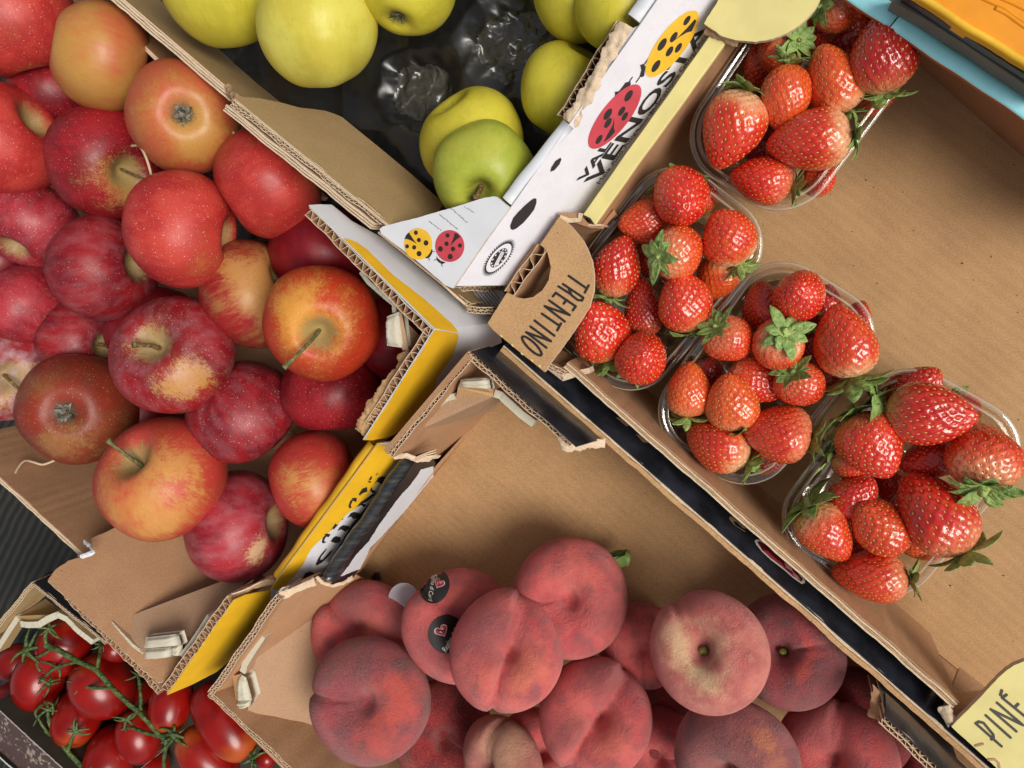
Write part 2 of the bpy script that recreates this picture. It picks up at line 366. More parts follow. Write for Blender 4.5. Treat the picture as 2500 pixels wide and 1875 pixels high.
# ------------------------------------------------------------------ fruit materials
def apple_mat(name, red, dark, yel, patches, bias=0.0, lent=.7, bloom=0.0, streak=.5, cav=(.34, .26, .10), cavr=.38):
    m, nt = mk(name); co = obj(nt); nv = N(nt, 'VectorMath', {0: co}, operation='NORMALIZE').outputs[0]
    low = noise(nt, co, 1.7, 3); st0 = noise(nt, scl(nt, nv, (11, 11, 1.6)), 1, 3, .6); fine = noise(nt, scl(nt, nv, (38, 38, 3.5)), 1, 3); st = mth(nt, 'ADD', mth(nt, 'MULTIPLY', st0, .6), mth(nt, 'MULTIPLY', fine, .4))
    f = mth(nt, 'ADD', mth(nt, 'ADD', mth(nt, 'MULTIPLY', mth(nt, 'SUBTRACT', low, .5), 1.1), mth(nt, 'MULTIPLY', mth(nt, 'SUBTRACT', st, .5), streak * 1.7)), .85 + bias)
    wob = mth(nt, 'ADD', mth(nt, 'MULTIPLY', mth(nt, 'SUBTRACT', st, .5), .55), mth(nt, 'ADD', mth(nt, 'MULTIPLY', mth(nt, 'SUBTRACT', low, .5), .7), mth(nt, 'MULTIPLY', mth(nt, 'SUBTRACT', fine, .5), .35)))
    for (d, r, s) in patches:
        dist = N(nt, 'VectorMath', {0: nv, 1: tuple(d)}, operation='DISTANCE').outputs['Value']
        f = mth(nt, 'SUBTRACT', f, mth(nt, 'MULTIPLY', mr(nt, mth(nt, 'ADD', dist, wob), r * .05, r * 1.6, 1, 0), s * 1.1))
    f = mr(nt, f, -.15, 1.02)
    rr = mix(nt, mr(nt, mth(nt, 'ADD', mth(nt, 'MULTIPLY', low, .6), mth(nt, 'MULTIPLY', st, .4)), .38, .60), dark, red)
    c = mix(nt, f, mix(nt, mr(nt, fine, .3, .7), tuple(np.array(yel) * .86), yel), rr)
    # stem cavity: tan-green with ragged rays
    sx = N(nt, 'SeparateXYZ', {0: co}); rho = N(nt, 'VectorMath', {0: scl(nt, co, (1, 1, 0))}, operation='LENGTH').outputs['Value']
    cv = mth(nt, 'MULTIPLY', mr(nt, mth(nt, 'ADD', rho, mth(nt, 'MULTIPLY', mth(nt, 'SUBTRACT', st, .5), .45)), cavr * .45, cavr, 1, 0), mth(nt, 'GREATER_THAN', sx.outputs[2], 0.0))
    c = mix(nt, mth(nt, 'MULTIPLY', cv, .85), c, cav)
    if lent:
        for sc_, th_ in ((13., .145), (25., .15)):
            v = N(nt, 'TexVoronoi', {'Vector': co, 'Scale': sc_}); d = mth(nt, 'ADD', v.outputs['Distance'], mth(nt, 'MULTIPLY', noise(nt, co, 6, 1), .06))
            c = mix(nt, mth(nt, 'MULTIPLY', mr(nt, d, th_ * .7, th_ * 1.35, 1, 0), lent * .72), c, tuple(np.array((.82, .46, .32)) if lent > .3 else np.array((.25, .2, .05))))
    rus = mth(nt, 'MULTIPLY', mr(nt, mth(nt, 'ADD', rho, mth(nt, 'MULTIPLY', mth(nt, 'SUBTRACT', fine, .5), .22)), .10, .27, 1, 0), mth(nt, 'LESS_THAN', sx.outputs[2], 0.0))
    c = mix(nt, mth(nt, 'MULTIPLY', rus, .85), c, (.075, .068, .045))
    spots = N(nt, 'TexVoronoi', {'Vector': co, 'Scale': 7.0}); sp = mth(nt, 'MULTIPLY', mr(nt, spots.outputs['Distance'], .035, .075, 1, 0), mth(nt, 'GREATER_THAN', noise(nt, co, 2.3, 0), .60))
    c = mix(nt, mth(nt, 'MULTIPLY', sp, .75), c, (.06, .04, .02))
    if bloom: c = mix(nt, mth(nt, 'MULTIPLY', mr(nt, noise(nt, scl(nt, nv, (5, 5, 2)), 1, 4), .35, .75), bloom), c, (.50, .36, .40))
    rg = mr(nt, noise(nt, co, 5, 3), .3, .7, .33, .46)
    pbsdf(nt, Base_Color=c, Roughness=rg, Specular_IOR_Level=.32, Subsurface_Weight=.0, Normal=bump(nt, noise(nt, co, 60, 2), .05, .02)); return m
def peach_mat(name, a, b, c_, yel, yamt=.0, patches=(), grey=.35):
    m, nt = mk(name); co = obj(nt); n1 = noise(nt, co, 1.5, 4, .6); n2 = noise(nt, co, 2.6, 5, .62); n3 = noise(nt, co, 34, 4, .75)
    c = mix(nt, mr(nt, n1, .36, .64), a, b); c = mix(nt, mth(nt, 'MULTIPLY', mr(nt, n2, .42, .70), .85), c, c_)
    f = 0.0
    y = mr(nt, mth(nt, 'ADD', n2, mth(nt, 'MULTIPLY', n1, .4)), 1.0 - yamt * .6, 1.25 - yamt * .5)
    for (d, r, s) in patches:
        dist = N(nt, 'VectorMath', {0: co, 1: tuple(d)}, operation='DISTANCE').outputs['Value']
        k = mth(nt, 'MULTIPLY', mr(nt, mth(nt, 'ADD', dist, mth(nt, 'MULTIPLY', mth(nt, 'SUBTRACT', n2, .5), .9)), r * .3, r * 1.3, 1, 0), abs(s))
        if s > 0: y = mth(nt, 'ADD', y, k, True)
        else: c = mix(nt, k, c, tuple(np.array(c_) * .62 + np.array((.02, .012, .014))))
    c = mix(nt, y, c, yel)
    c = mix(nt, mth(nt, 'MULTIPLY', mr(nt, n3, .38, .72), .30), c, (.52, .28, .25))
    sp = N(nt, 'TexVoronoi', {'Vector': co, 'Scale': 8.0}); s_ = mth(nt, 'MULTIPLY', mr(nt, sp.outputs['Distance'], .03, .07, 1, 0), mth(nt, 'GREATER_THAN', noise(nt, co, 2.1, 0), .62))
    c = mix(nt, mth(nt, 'MULTIPLY', s_, .6), c, (.05, .02, .015))
    pbsdf(nt, Base_Color=c, Roughness=.8, Specular_IOR_Level=.2, Sheen_Weight=grey * .7, Sheen_Roughness=.35, Sheen_Tint=(1., .82, .72, 1), Normal=bump(nt, mth(nt, 'ADD', n3, mth(nt, 'MULTIPLY', n2, 2.)), .55, .015)); return m
def berry_mats():
    m, nt = mk('strawberry_flesh'); co = obj(nt); oi = N(nt, 'ObjectInfo'); sc = N(nt, 'SeparateColor', {0: oi.outputs['Color']})
    orange, white, dk = sc.outputs[0], sc.outputs[1], sc.outputs[2]
    z = N(nt, 'SeparateXYZ', {0: co}).outputs[2]; off = N(nt, 'VectorMath', {0: co, 1: N(nt, 'CombineXYZ', {0: mth(nt, 'MULTIPLY', oi.outputs['Random'], 17.)}).outputs[0]}, operation='ADD').outputs[0]
    n = noise(nt, off, 1.6, 3); n2 = noise(nt, off, 7, 3)
    base = mix(nt, mr(nt, n, .35, .65), (.58, .013, .010), (.68, .032, .012))
    base = mix(nt, mth(nt, 'MULTIPLY', orange, mr(nt, n, .2, .7, .55, 1.)), base, (.76, .15, .022))
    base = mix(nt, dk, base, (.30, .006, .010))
    sh = mr(nt, mth(nt, 'ADD', z, mth(nt, 'MULTIPLY', mth(nt, 'SUBTRACT', n, .5), 1.1)), .05, .95)
    c = mix(nt, mth(nt, 'MULTIPLY', mth(nt, 'MULTIPLY', sh, white), .85, True), base, (.78, .16, .03))
    sh2 = mr(nt, mth(nt, 'ADD', z, mth(nt, 'MULTIPLY', mth(nt, 'SUBTRACT', n, .5), 0.8)), .42, 1.02)
    c = mix(nt, mth(nt, 'MULTIPLY', mth(nt, 'MULTIPLY', sh2, white), .8), c, (.80, .58, .34))
    pbsdf(nt, Base_Color=c, Roughness=mr(nt, n2,   .3, .7, .12, .20), Specular_IOR_Level=.5, Subsurface_Weight=.12, Subsurface_Radius=(1, .25, .12), Subsurface_Scale=.004, Coat_Weight=.8, Coat_Roughness=.03, Normal=bump(nt, n2, .12, .05))
    s, nt = mk('strawberry_seed'); oi = N(nt, 'ObjectInfo')
    pbsdf(nt, Base_Color=mix(nt, oi.outputs['Random'], (.55, .30, .05), (.66, .43, .10)), Roughness=.35); return m, s
BERRY, SEED = berry_mats()
def tomato_mat():
    m, nt = mk('tomato_skin'); co = obj(nt); n = noise(nt, co, 1.3, 2); z = N(nt, 'SeparateXYZ', {0: co}).outputs[2]
    c = mix(nt, mr(nt, n, .3, .7), (.20, .003, .002), (.29, .007, .004)); c = mix(nt, mr(nt, mth(nt, 'ADD', z, mth(nt, 'MULTIPLY', n, .6)), 1.0, 1.7, 0, .5), c, (.60, .14, .02))  # reds set deep: the shade over the tomatoes is put into the skin colour
    pbsdf(nt, Base_Color=c, Roughness=.26, Specular_IOR_Level=.4, Coat_Weight=.1, Coat_Roughness=.12, Normal=bump(nt, noise(nt, co, 40, 2), .03, .02)); return m
TOMATO = tomato_mat()
# ------------------------------------------------------------------ fruit meshes (unit radius, +Z = stem end)
def lown(p, seed, k=1.4, n=5):
    r = np.random.RandomState(seed); s = 0
    for i in range(n):
        kv = r.normal(size=3) * k; s = s + np.sin(p @ kv + r.uniform(0, 6.3)) / n
    return s
def sph(nth, nph):
    th = np.linspace(0, np.pi, nth + 1)[1:-1]; ph = np.linspace(0, 2 * np.pi, nph, endpoint=False)
    T, PH = np.meshgrid(th, ph, indexing='ij'); return T, PH
def grid_faces(nr, nph, top, bot):
    F = []
    for i in range(nr - 1):
        for j in range(nph):
            k = (j + 1) % nph; F.append((i * nph + j, (i + 1) * nph + j, (i + 1) * nph + k, i * nph + k))
    for j in range(nph):
        k = (j + 1) % nph; F.append((top, j, k)); F.append((bot, (nr - 1) * nph + k, (nr - 1) * nph + j))
    return F
def revol(Pt, top, bot):
    nr, nph = Pt.shape[:2]; V = np.vstack([Pt.reshape(-1, 3), [top], [bot]]); return V, grid_faces(nr, nph, nr * nph, nr * nph + 1)
def apple_geo(seed, tall=.88, lobes=.02, cav=.40):
    r = np.random.RandomState(seed); T, PH = sph(54, 56)
    lf = r.uniform(.03, .09)
    rho = np.sin(T) ** .94 * (1 + lf * np.cos(T)); z = np.cos(T) * tall
    top = np.cos(T) > 0; z = z - np.where(top, cav * np.exp(-(rho / .27) ** 2), 0) + np.where(~top, .24 * np.exp(-(rho / .30) ** 2), 0)
    rho = rho * (1 + lobes * np.cos(5 * PH + r.uniform(0, 6)) * (.35 + .65 * (np.cos(T) < .2) * (1 - np.cos(T)) / 2))
    Pt = np.stack([rho * np.cos(PH), rho * np.sin(PH), z], -1)
    d = lown(Pt, seed, 1.5); Pt = Pt * (1 + .055 * d)[..., None]
    return revol(Pt, (0, 0, Pt[0, :, 2].mean() - .01), (0, 0, Pt[-1, :, 2].mean() + .01)), Pt[0, :, 2].mean()
def peach_geo(seed, groove=1, gd=.16, asy=.1, dt=.40, flat=.66):
    T, PH = sph(64, 84); rho = np.sin(T) ** .86; ct = np.cos(T)
    z = flat * np.sign(ct) * np.abs(ct) ** 1.0
    z = z - np.where(ct > 0, dt * .62 * np.exp(-(rho / .17) ** 2) + dt * .62 * np.exp(-(rho / .42) ** 2), 0) + np.where(ct < 0, .22 * np.exp(-(rho / .26) ** 2), 0)
    d = rho * np.sin(PH); al = rho * np.cos(PH)
    sm = lambda v, a, b: np.clip((v - a) / (b - a), 0, 1) ** 2 * (3 - 2 * np.clip((v - a) / (b - a), 0, 1))
    mask = (sm(al, -.12, .15) if groove == 1 else 1.0) * sm(ct, -.75, -.1)
    g = .055 * np.exp(-(np.abs(d) / .045) ** 1.4) * mask * np.clip(rho * 2.2, 0, 1); v = gd * .36 * np.exp(-(d / .22) ** 2) * mask * (1.15 - .6 * rho)
    lob = asy * np.tanh((d + .05 * np.sin(3 * al)) / .06) * np.exp(-(d / .42) ** 2) * mask * sm(ct, -.3, .3)
    Pt = np.stack([rho * np.cos(PH), rho * np.sin(PH), z], -1) * (1 - g - v * .75 + .22 * lob)[..., None]
    Pt[..., 2] += lob * .9 - np.where(ct > 0, (g + v) * 1.0 * np.clip(rho * 3, 0, 1), 0)
    Pt = Pt * (1 + .075 * lown(Pt, seed, 1.5))[..., None]
    Pt = Pt * (1 + .006 * lown(Pt, seed + 9, 9., 7))[..., None]
    return revol(Pt, Pt[0].mean(0), Pt[-1].mean(0)), Pt[0, :, 2].mean()
def tomato_geo(seed, asp=1.0):
    T, PH = sph(30, 36); rho = np.sin(T) ** .9; z = np.cos(T) * asp
    z = z - np.where(np.cos(T) > 0, .13 * np.exp(-(rho / .2) ** 2), 0) + np.where(np.cos(T) < 0, .03 * np.exp(-(rho / .1) ** 2), 0)
    Pt = np.stack([rho * np.cos(PH), rho * np.sin(PH), z], -1); Pt = Pt * (1 + .03 * lown(Pt, seed, 1.3))[..., None]
    return revol(Pt, Pt[0].mean(0), Pt[-1].mean(0))
def berry_geo(seed, asp=1.2, taper=.62):
    """strawberry: calyx end at +Z, dimples with seeds"""
    r = np.random.RandomState(seed); tt = np.linspace(0, 1, 800)
    prof = lambda t: np.sin(np.pi * np.clip(t, 0, 1) ** taper) ** .60
    zz = asp * (1 - 2 * tt); rr = prof(tt); sl = np.concatenate([[0], np.cumsum(np.hypot(np.diff(zz), np.diff(rr)))]); Ltot = sl[-1]
    nr, nph = 72, 92; s = np.linspace(0, Ltot, nr + 2)[1:-1]; t = np.interp(s, sl, tt)
    Tm, PH = np.meshgrid(t, np.linspace(0, 2 * np.pi, nph, endpoint=False), indexing='ij')
    ph1, ph2 = r.uniform(0, 6, 2)
    def surf(t, ph):
        z = asp * (1 - 2 * t); q = prof(t) * (1 + .05 * np.cos(2 * ph + ph1) + .03 * np.cos(3 * ph + ph2 + 2 * t))
        p = np.stack([q * np.cos(ph), q * np.sin(ph), z], -1); return p * (1 + .05 * lown(p, seed + 3, 1.6))[..., None]
    Pt = surf(Tm, PH); S = np.interp(Tm, tt, sl); RR = np.interp(Tm, tt, rr)
    seeds = []; ar = np.cumsum(rr) * (sl[1] - sl[0] if False else 1); ar = np.concatenate([[0], np.cumsum(.5 * (rr[1:] + rr[:-1]) * np.diff(sl) * 2 * np.pi)]); A_ = ar[-1]; ns = int(A_ / .050)
    for k in range(ns):
        s_ = np.interp(A_ * (k + .5) / ns, ar, sl)
        if s_ > .26: seeds.append((s_ + r.uniform(-.02, .02), (k * 2.399963 + r.uniform(-.06, .06)) % (2 * np.pi)))
    disp = np.zeros_like(S)
    for (s0, p0) in seeds:
        dphi = (PH - p0 + np.pi) % (2 * np.pi) - np.pi; dd = (S - s0) ** 2 / .0062 + (dphi * RR) ** 2 / .0044; disp += np.exp(-dd)
    disp = np.clip(disp, 0, 1); ctr = np.array([0, 0, .2])
    dirv = Pt - ctr; dirv /= np.linalg.norm(dirv, axis=-1, keepdims=True)
    bumpy = .012 * lown(Pt, seed + 5, 5., 6)
    Pt = Pt + dirv * (-.070 * disp + .012 + bumpy)[..., None]
    V, F = revol(Pt, (0, 0, Pt[0, :, 2].mean() - .01), (0, 0, Pt[-1, :, 2].mean())); V = list(map(tuple, V)); M = [0] * len(F)
    for (s0, p0) in seeds:
        t0 = np.interp(s0, sl, tt); a = surf(np.array(t0), np.array(p0)); b = surf(np.array(np.interp(s0 + .02, sl, tt)), np.array(p0))
        n = a - ctr; n /= np.linalg.norm(n); u = b - a; u /= np.linalg.norm(u); w = np.cross(n, u); c = a - n * .030
        base = len(V)
        ring = [(math.cos(q), math.sin(q)) for q in [2 * math.pi * i / 7 for i in range(7)]]
        for f, hh in ((1.0, 0.0), (.75, .018)):
            V += [tuple(c + u * .038 * f * (x if x < 0 else x * 1.2) + w * .022 * f * y + n * hh) for x, y in ring]
        V.append(tuple(c + n * .026))
        for j in range(7):
            kx = (j + 1) % 7
            for fc in ((base + j, base + kx, base + 7 + kx, base + 7 + j), (base + 7 + j, base + 7 + kx, base + 14)):
                e = np.cross(np.array(V[fc[1]]) - np.array(V[fc[0]]), np.array(V[fc[2]]) - np.array(V[fc[0]]))
                F.append(fc if e @ n > 0 else fc[::-1]); M.append(1)
    return V, F, M
def leaf_geo(mb, base, dir_, up, L, W, curl, twist=0., m=0, nl=8, fold=.25, tip=.75):
    side = dir_.cross(up).normalized(); V = []; th = .012
    for i in range(nl + 1):
        s = i / nl; w = W * ((math.sin(math.pi * min(1, .10 + s * .90) ** 1.0) ** .75) * (1 - .25 * s) if s < 1 else 0) + .004
        c = base + dir_ * (L * s) + up * (curl[0] * s + curl[1] * s * s) * L
        sd = (side * math.cos(twist * s) + up * math.sin(twist * s))
        for q in (-1, -.5, 0, .5, 1): V.append(c + sd * w * q + up * (abs(q) * fold * w))
    n = len(V); V += [v - up * th for v in V]; F = []
    for i in range(nl):
        for j in range(4):
            a = i * 5 + j; F.append((a, a + 1, a + 6, a + 5)); F.append((n + a, n + a + 5, n + a + 6, n + a + 1))
        for j in (0, 4):
            a = i * 5 + j; q = (a, a + 5, n + a + 5, n + a); F.append(q if j == 0 else q[::-1])
    mb.add(V, F, m)
def calyx_geo(seed, top, spread=1.0, lift=.2):
    """star of sepals round +Z at height top, with a stub of stalk"""
    r = random.Random(seed); mb = MB(); nS = r.choice((8, 9, 10, 11)); a0 = r.uniform(0, 6)
    for i in range(nS):
        a = a0 + 2 * math.pi * i / nS + r.uniform(-.16, .16); d = Vector((math.cos(a), math.sin(a), 0))
        inner = i % 2; L = (r.uniform(.66, .92) if not inner else r.uniform(.5, .74)) * spread
        leaf_geo(mb, Vector((0, 0, top + .02 + .02 * inner)) + d * .10, d, Vector((0, 0, 1)), L, r.uniform(.17, .235) * spread, (r.uniform(lift, lift + .45), r.uniform(-.7, .15)), r.uniform(-.5, .5), 0)
    for i in range(6):
        a = a0 + i * 1.05; d = Vector((math.cos(a), math.sin(a), 0)); leaf_geo(mb, Vector((0, 0, top + .05)) + d * .03, d, Vector((0, 0, 1)), .2, .075, (.15, -.1), 0, 1, 4)
    h = r.uniform(.1, .22); b = Vector((r.uniform(-.12, .12), r.uniform(-.12, .12), h)); rd = r.uniform(.085, .11)
    tube_geo(mb, [Vector((0, 0, top - .02)), Vector((0, 0, top + .05)) + b * .4, Vector((0, 0, top + .04)) + b], [rd * 1.25, rd, rd * .95], 9, 1, False)
    e = Vector((0, 0, top + .04)) + b
    tube_geo(mb, [e, e - b * .25], [rd * .95, rd * .35], 9, 1, True)
    return mb
def to_mesh(name, mb, mats, smooth=True): return mesh_data(name, mb.V, mb.F, mats, mb.M, smooth)
def place(o, p, z, R, rot, sc=(1, 1, 1)):
    o.matrix_world = Matrix.Translation(P(p, z)) @ rot.to_4x4() @ Matrix.Diagonal((R * sc[0], R * sc[1], R * sc[2], 1))
def axis_rot(axis, xref=None, roll=0.0):
    z = axis.normalized(); x = (xref or Vector((.31, .52, .1))); x = x - z * x.dot(z)
    if x.length < 1e-4: x = Vector((1, 0, 0)) - z * z.x
    x.normalize(); m = Matrix((x, z.cross(x), z)).transposed()
    return m @ Matrix.Rotation(roll, 3, 'Z')
def vdir(p, dx, dy, kind='s'):
    r, u, t = frame(p)
    q = 1 - dx * dx - dy * dy; tz = math.sqrt(q) if q > 0 else 0.05
    v = r * dx - u * dy + t * tz
    return (v if kind == 's' else -v).normalized()
# ------------------------------------------------------------------ apples
def stem_mesh(zc, L, bend, m, thick=.055):
    thick *= .78
    mb = MB(); b = Vector(bend)
    pts = spline([Vector((0, 0, zc - .08)), Vector((0, 0, zc + L * .35)) + b * .12, Vector((0, 0, zc + L * .72)) + b * .5, Vector((0, 0, zc + L)) + b], 4)
    n = len(pts); rad = [thick * (1.05 - .3 * math.sin(math.pi * i / n)) for i in range(n)]; rad[-1] = thick * 1.2; rad[-2] = thick * 1.12
    tube_geo(mb, pts, rad, 9, 0); return to_mesh('stem', mb, [m])
def calyx_mesh(seed, zb):
    r = random.Random(seed); mb = MB()
    for i in range(9):
        a = i * .7 + r.uniform(-.2, .2); d = Vector((math.cos(a), math.sin(a), 0))
        leaf_geo(mb, Vector((0, 0, zb)) + d * .03, d, Vector((0, 0, -1)), r.uniform(.10, .19), r.uniform(.03, .055), (r.uniform(.3, 1.1), r.uniform(-.6, .3)), r.uniform(-1, 1), 0, 5)
    for i in range(10):
        a = r.uniform(0, 6.3); q = r.uniform(.01, .06)
        tube_geo(mb, [Vector((q * math.cos(a), q * math.sin(a), zb)), Vector((q * 1.8 * math.cos(a + .4), q * 1.8 * math.sin(a + .4), zb - r.uniform(.05, .1)))], .008, 5, 0)
    return to_mesh('calyx', mb, [CALYX])
RED = {'bright': ((.50, .052, .038), (.36, .018, .020), (.62, .28, .075)), 'crimson': ((.30, .013, .018), (.16, .006, .012), (.52, .25, .075)),
       'dark': ((.25, .008, .014), (.15, .005, .010), (.5, .2, .06)), 'orange': ((.47, .042, .013), (.32, .015, .009), (.68, .30, .05)),  # dark type: low-lying apples, their shade put into the skin colour
       'tan': ((.46, .09, .04), (.36, .06, .025), (.50, .25, .06)), 'brown': ((.24, .032, .015), (.14, .016, .009), (.34, .16, .05)),
       'pink': ((.38, .028, .040), (.22, .011, .020), (.66, .42, .22))}
def apple(i, name, p, r, z, ori, typ, patches, label, group, bias=0., lent=.62, bloom=0., stem=None, tall=.88, lobes=.02, golden=None, streak=.5, cat='apple', cavr=.38):
    (V, F), zc = apple_geo(100 + i, tall, lobes)
    if ori[0] in 'sc': ax = vdir(p, ori[1], ori[2], ori[0])
    else:
        rr, uu, tt = frame(p); l = math.hypot(ori[1], ori[2]); a = math.radians(ori[3]); ax = (rr * ori[1] / l - uu * ori[2] / l) * math.cos(a) + tt * math.sin(a)
    rot = axis_rot(ax, roll=i * 1.3); inv = rot.transposed()
    pt = [(tuple(inv @ vdir(p, a, b)), q, s) for a, b, q, s in patches]
    if golden:
        m = apple_mat('golden_apple_skin', golden[0], golden[1], golden[2], pt, bias, .0, .0, .15, (.20, .20, .03), .3)
        nt = m.node_tree; bs = [n for n in nt.nodes if n.type == 'BSDF_PRINCIPLED'][0]; c = bs.inputs['Base Color'].links[0].from_socket; co = obj(nt)
        v = N(nt, 'TexVoronoi', {'Vector': co, 'Scale': 13.}); c2_ = mix(nt, mth(nt, 'MULTIPLY', mr(nt, mth(nt, 'ADD', v.outputs['Distance'], mth(nt, 'MULTIPLY', noise(nt, co, 5, 1), .08)), .09, .15, 1, 0), .6), c, (.20, .16, .03)); c2_ = mix(nt, mr(nt, noise(nt, co, 2.2, 4), .55, .8, 0, .35), c2_, (.42, .30, .05)); nt.links.new(c2_, bs.inputs['Base Color'])
    else:
        R_, D_, Y_ = RED[typ]; m = apple_mat('red_apple_skin', R_, D_, Y_, pt, bias + .08, lent, bloom, streak, cavr=cavr)
    o = link(name, mesh_data('apple', V, F, [m], None, True)); tag(o, label, cat, group)
    place(o, p, z, r * mpp(p, z), rot)
    zb = V[-1][2]
    if stem is not None:
        L, bx, by, th, g = stem; r_, u_, t_ = frame(p); bv = inv @ (r_ * bx - u_ * by); bv.z = 0
        s = link('stem', stem_mesh(zc, L, bv, STEM_G if g else STEM, th), o)
    if ori[0] == 'c' or (ori[0] == 'a' and ori[3] < -20): link('calyx', calyx_mesh(i, zb + .01), o)
    return o
RA = 'red apples heaped in the yellow and white crate'
reds = [
 (35, 55, 147, -.02, ('a', -.2, -1, -10), 'bright', [(.0, .9, .25, .6)], 'big bright red apple cut by the top left corner of the photo', .1, .75, 0, None),
 (245, 136, 128, -.012, ('a', .95, .35, 0), 'tan', [(-.5, .1, .9, .45), (.2, .9, .4, .5)], 'dull orange apple with fine red streaks, topmost beside the cardboard edge', -.42, .15, 0, None),
 (448, 288, 132, -.012, ('c', -.02, -.10), 'tan', [(.0, .05, .75, .9), (.3, .5, .4, .4)], 'orange yellow apple showing its dark blossom end to the camera', -.05, .35, 0, None),
 (8, 343, 141, -.010, ('s', .70, -.46), 'bright', [(.75, -.4, .22, .9)], 'pinkish red apple at the left edge with green stem hollow at upper right', .15, .5, 0, None),
 (258, 395, 134, -.028, ('s', .42, .24), 'crimson', [(.12, .45, .42, .85), (.6, .5, .25, .8)], 'crimson apple with a tan streaked patch and stem hollow facing right', .12, .4, 0, (.62, .30, .12, .04, 0)),
 (140, 230, 112, -.060, ('a', 0, 1, 30), 'crimson', [], 'dark red apple wedged low between the orange apple and left edge apples', .3, .4, 0, None),
 (444, 560, 143, .002, ('s', .93, .16), 'bright', [(.35, .45, .6, .25)], 'bright salmon red apple lying on top, stem hollow turned to the right', .2, .8, 0, None),
 (655, 455, 135, -.030, ('a', .9, -.5, 0), 'bright', [(.8, .0, .35, .55)], 'red apple tucked under the layered cardboard edge of the green apple crate', .12, .5, 0, None),
 (77, 545, 113, -.030, ('a', -.3, .4, 30), 'pink', [], 'rosy apple densely dotted with pale spots near the left edge', .3, .9, .1, None),
 (245, 656, 131, -.020, ('s', .80, -.10), 'crimson', [], 'deep crimson apple half covered on its right by the salmon red apple', .35, .45, .12, None),
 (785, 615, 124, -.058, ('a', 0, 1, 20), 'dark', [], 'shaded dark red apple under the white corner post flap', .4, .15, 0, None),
 (610, 720, 134, -.036, ('s', .74, -.40), 'crimson', [(.12, -.2, .8, .95), (-.3, -.5, .3, .5)], 'apple half yellow half red with grey scuff marks', .0, .35, 0, (.40, .12, -.1, .05, 0)),
 (788, 786, 143, -.004, ('s', -.10, .26), 'orange', [(-.28, .02, .72, .75), (-.5, -.5, .5, .3)], 'orange red apple with a long stem lying beside the yellow corner post', .05, .5, 0, (.72, -.50, .44, .05, 1)),
 (425, 870, 142, .002, ('s', -.42, -.26), 'crimson', [(.10, .42, .34, 1.), (.36, .6, .3, .7), (-.55, -.42, .25, .6)], 'mottled crimson apple with a yellow patch, central in the heap', .1, .7, .16, (.46, -.22, .05, .062, 0)),
 (61, 746, 109, -.032, ('a', -.5, -.5, -5), 'pink', [(.62, .45, .3, .7)], 'pinkish crimson apple with a pale orange side at the left edge', .25, .6, .05, None),
 (0, 905, 126, -.018, ('s', .12, .16), 'pink', [(.35, .2, .35, .75), (-.1, .5, .4, .4)], 'dusty pink apple with white bloom and stem hollow at the left edge', .05, .4, .6, (.55, .25, .28, .05, 0)),
 (200, 832, 102, -.050, ('s', .62, .16), 'crimson', [], 'small crimson apple sunk behind the brownish apple', .3, .4, .15, (.3, .02, .0, .06, 0)),
 (190, 1000, 134, -.012, ('c', -.28, .07), 'brown', [(-.3, .7, .45, .6), (.5, .4, .4, .3), (-.6, -.3, .4, .35)], 'brownish red apple with its grey blossom end facing the camera', .0, .5, .0, None),
 (588, 1000, 132, -.032, ('a', .6, .8, -15), 'crimson', [], 'plain crimson apple right of the lowest yellow red apple', .4, .75, .12, None),
 (812, 950, 122, -.052, ('a', 0, 1, 0), 'crimson', [], 'dark red speckled apple beneath the long stemmed apple', .35, .5, 0, None),
 (399, 1172, 153, .004, ('s', -.60, -.42), 'bright', [(-.35, .35, .75, .62), (.25, -.35, .35, .62), (.1, .6, .4, .35)], 'largest yellow and red apple with a green stem at the heap front', -.05, .45, 0, (.62, -.26, -.22, .05, 1)),
 (580, 1285, 136, -.034, ('s', .86, -.08), 'pink', [(.35, .42, .26, .9)], 'rosy streaked apple lowest in the heap against the cardboard flap', .2, .4, .18, None),
 (769, 1172, 123, -.038, ('a', 1, -.3, 10), 'bright', [(.15, .25, .55, .5), (-.5, .1, .3, .5)], 'red apple with orange cheek beside the yellow printed crate wall', .05, .6, 0, None),
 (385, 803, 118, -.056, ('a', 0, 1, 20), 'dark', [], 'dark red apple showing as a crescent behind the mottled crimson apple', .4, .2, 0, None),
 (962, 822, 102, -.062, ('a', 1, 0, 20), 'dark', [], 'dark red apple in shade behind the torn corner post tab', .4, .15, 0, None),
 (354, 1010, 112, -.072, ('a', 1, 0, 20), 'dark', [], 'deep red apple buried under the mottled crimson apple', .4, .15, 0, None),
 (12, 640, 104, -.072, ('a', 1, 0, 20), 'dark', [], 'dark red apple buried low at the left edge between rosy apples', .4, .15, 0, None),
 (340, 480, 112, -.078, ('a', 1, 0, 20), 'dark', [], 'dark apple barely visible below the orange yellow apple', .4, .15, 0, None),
]
for i, (x, y, r, z, ori, typ, pa, lab, bias, lent, bloom, stem) in enumerate(reds):
    apple(i, 'apple', (x, y), r, z, ori, typ, pa, lab, RA, bias, lent, bloom, stem)
GA = 'yellow and green apples in the white printed crate'
YEL = ((.62, .56, .10), (.56, .46, .05), (.66, .60, .16)); YL2 = ((.60, .52, .05), (.50, .42, .035), (.56, .54, .08)); GRN = ((.42, .43, .06), (.31, .36, .035), (.54, .50, .09))
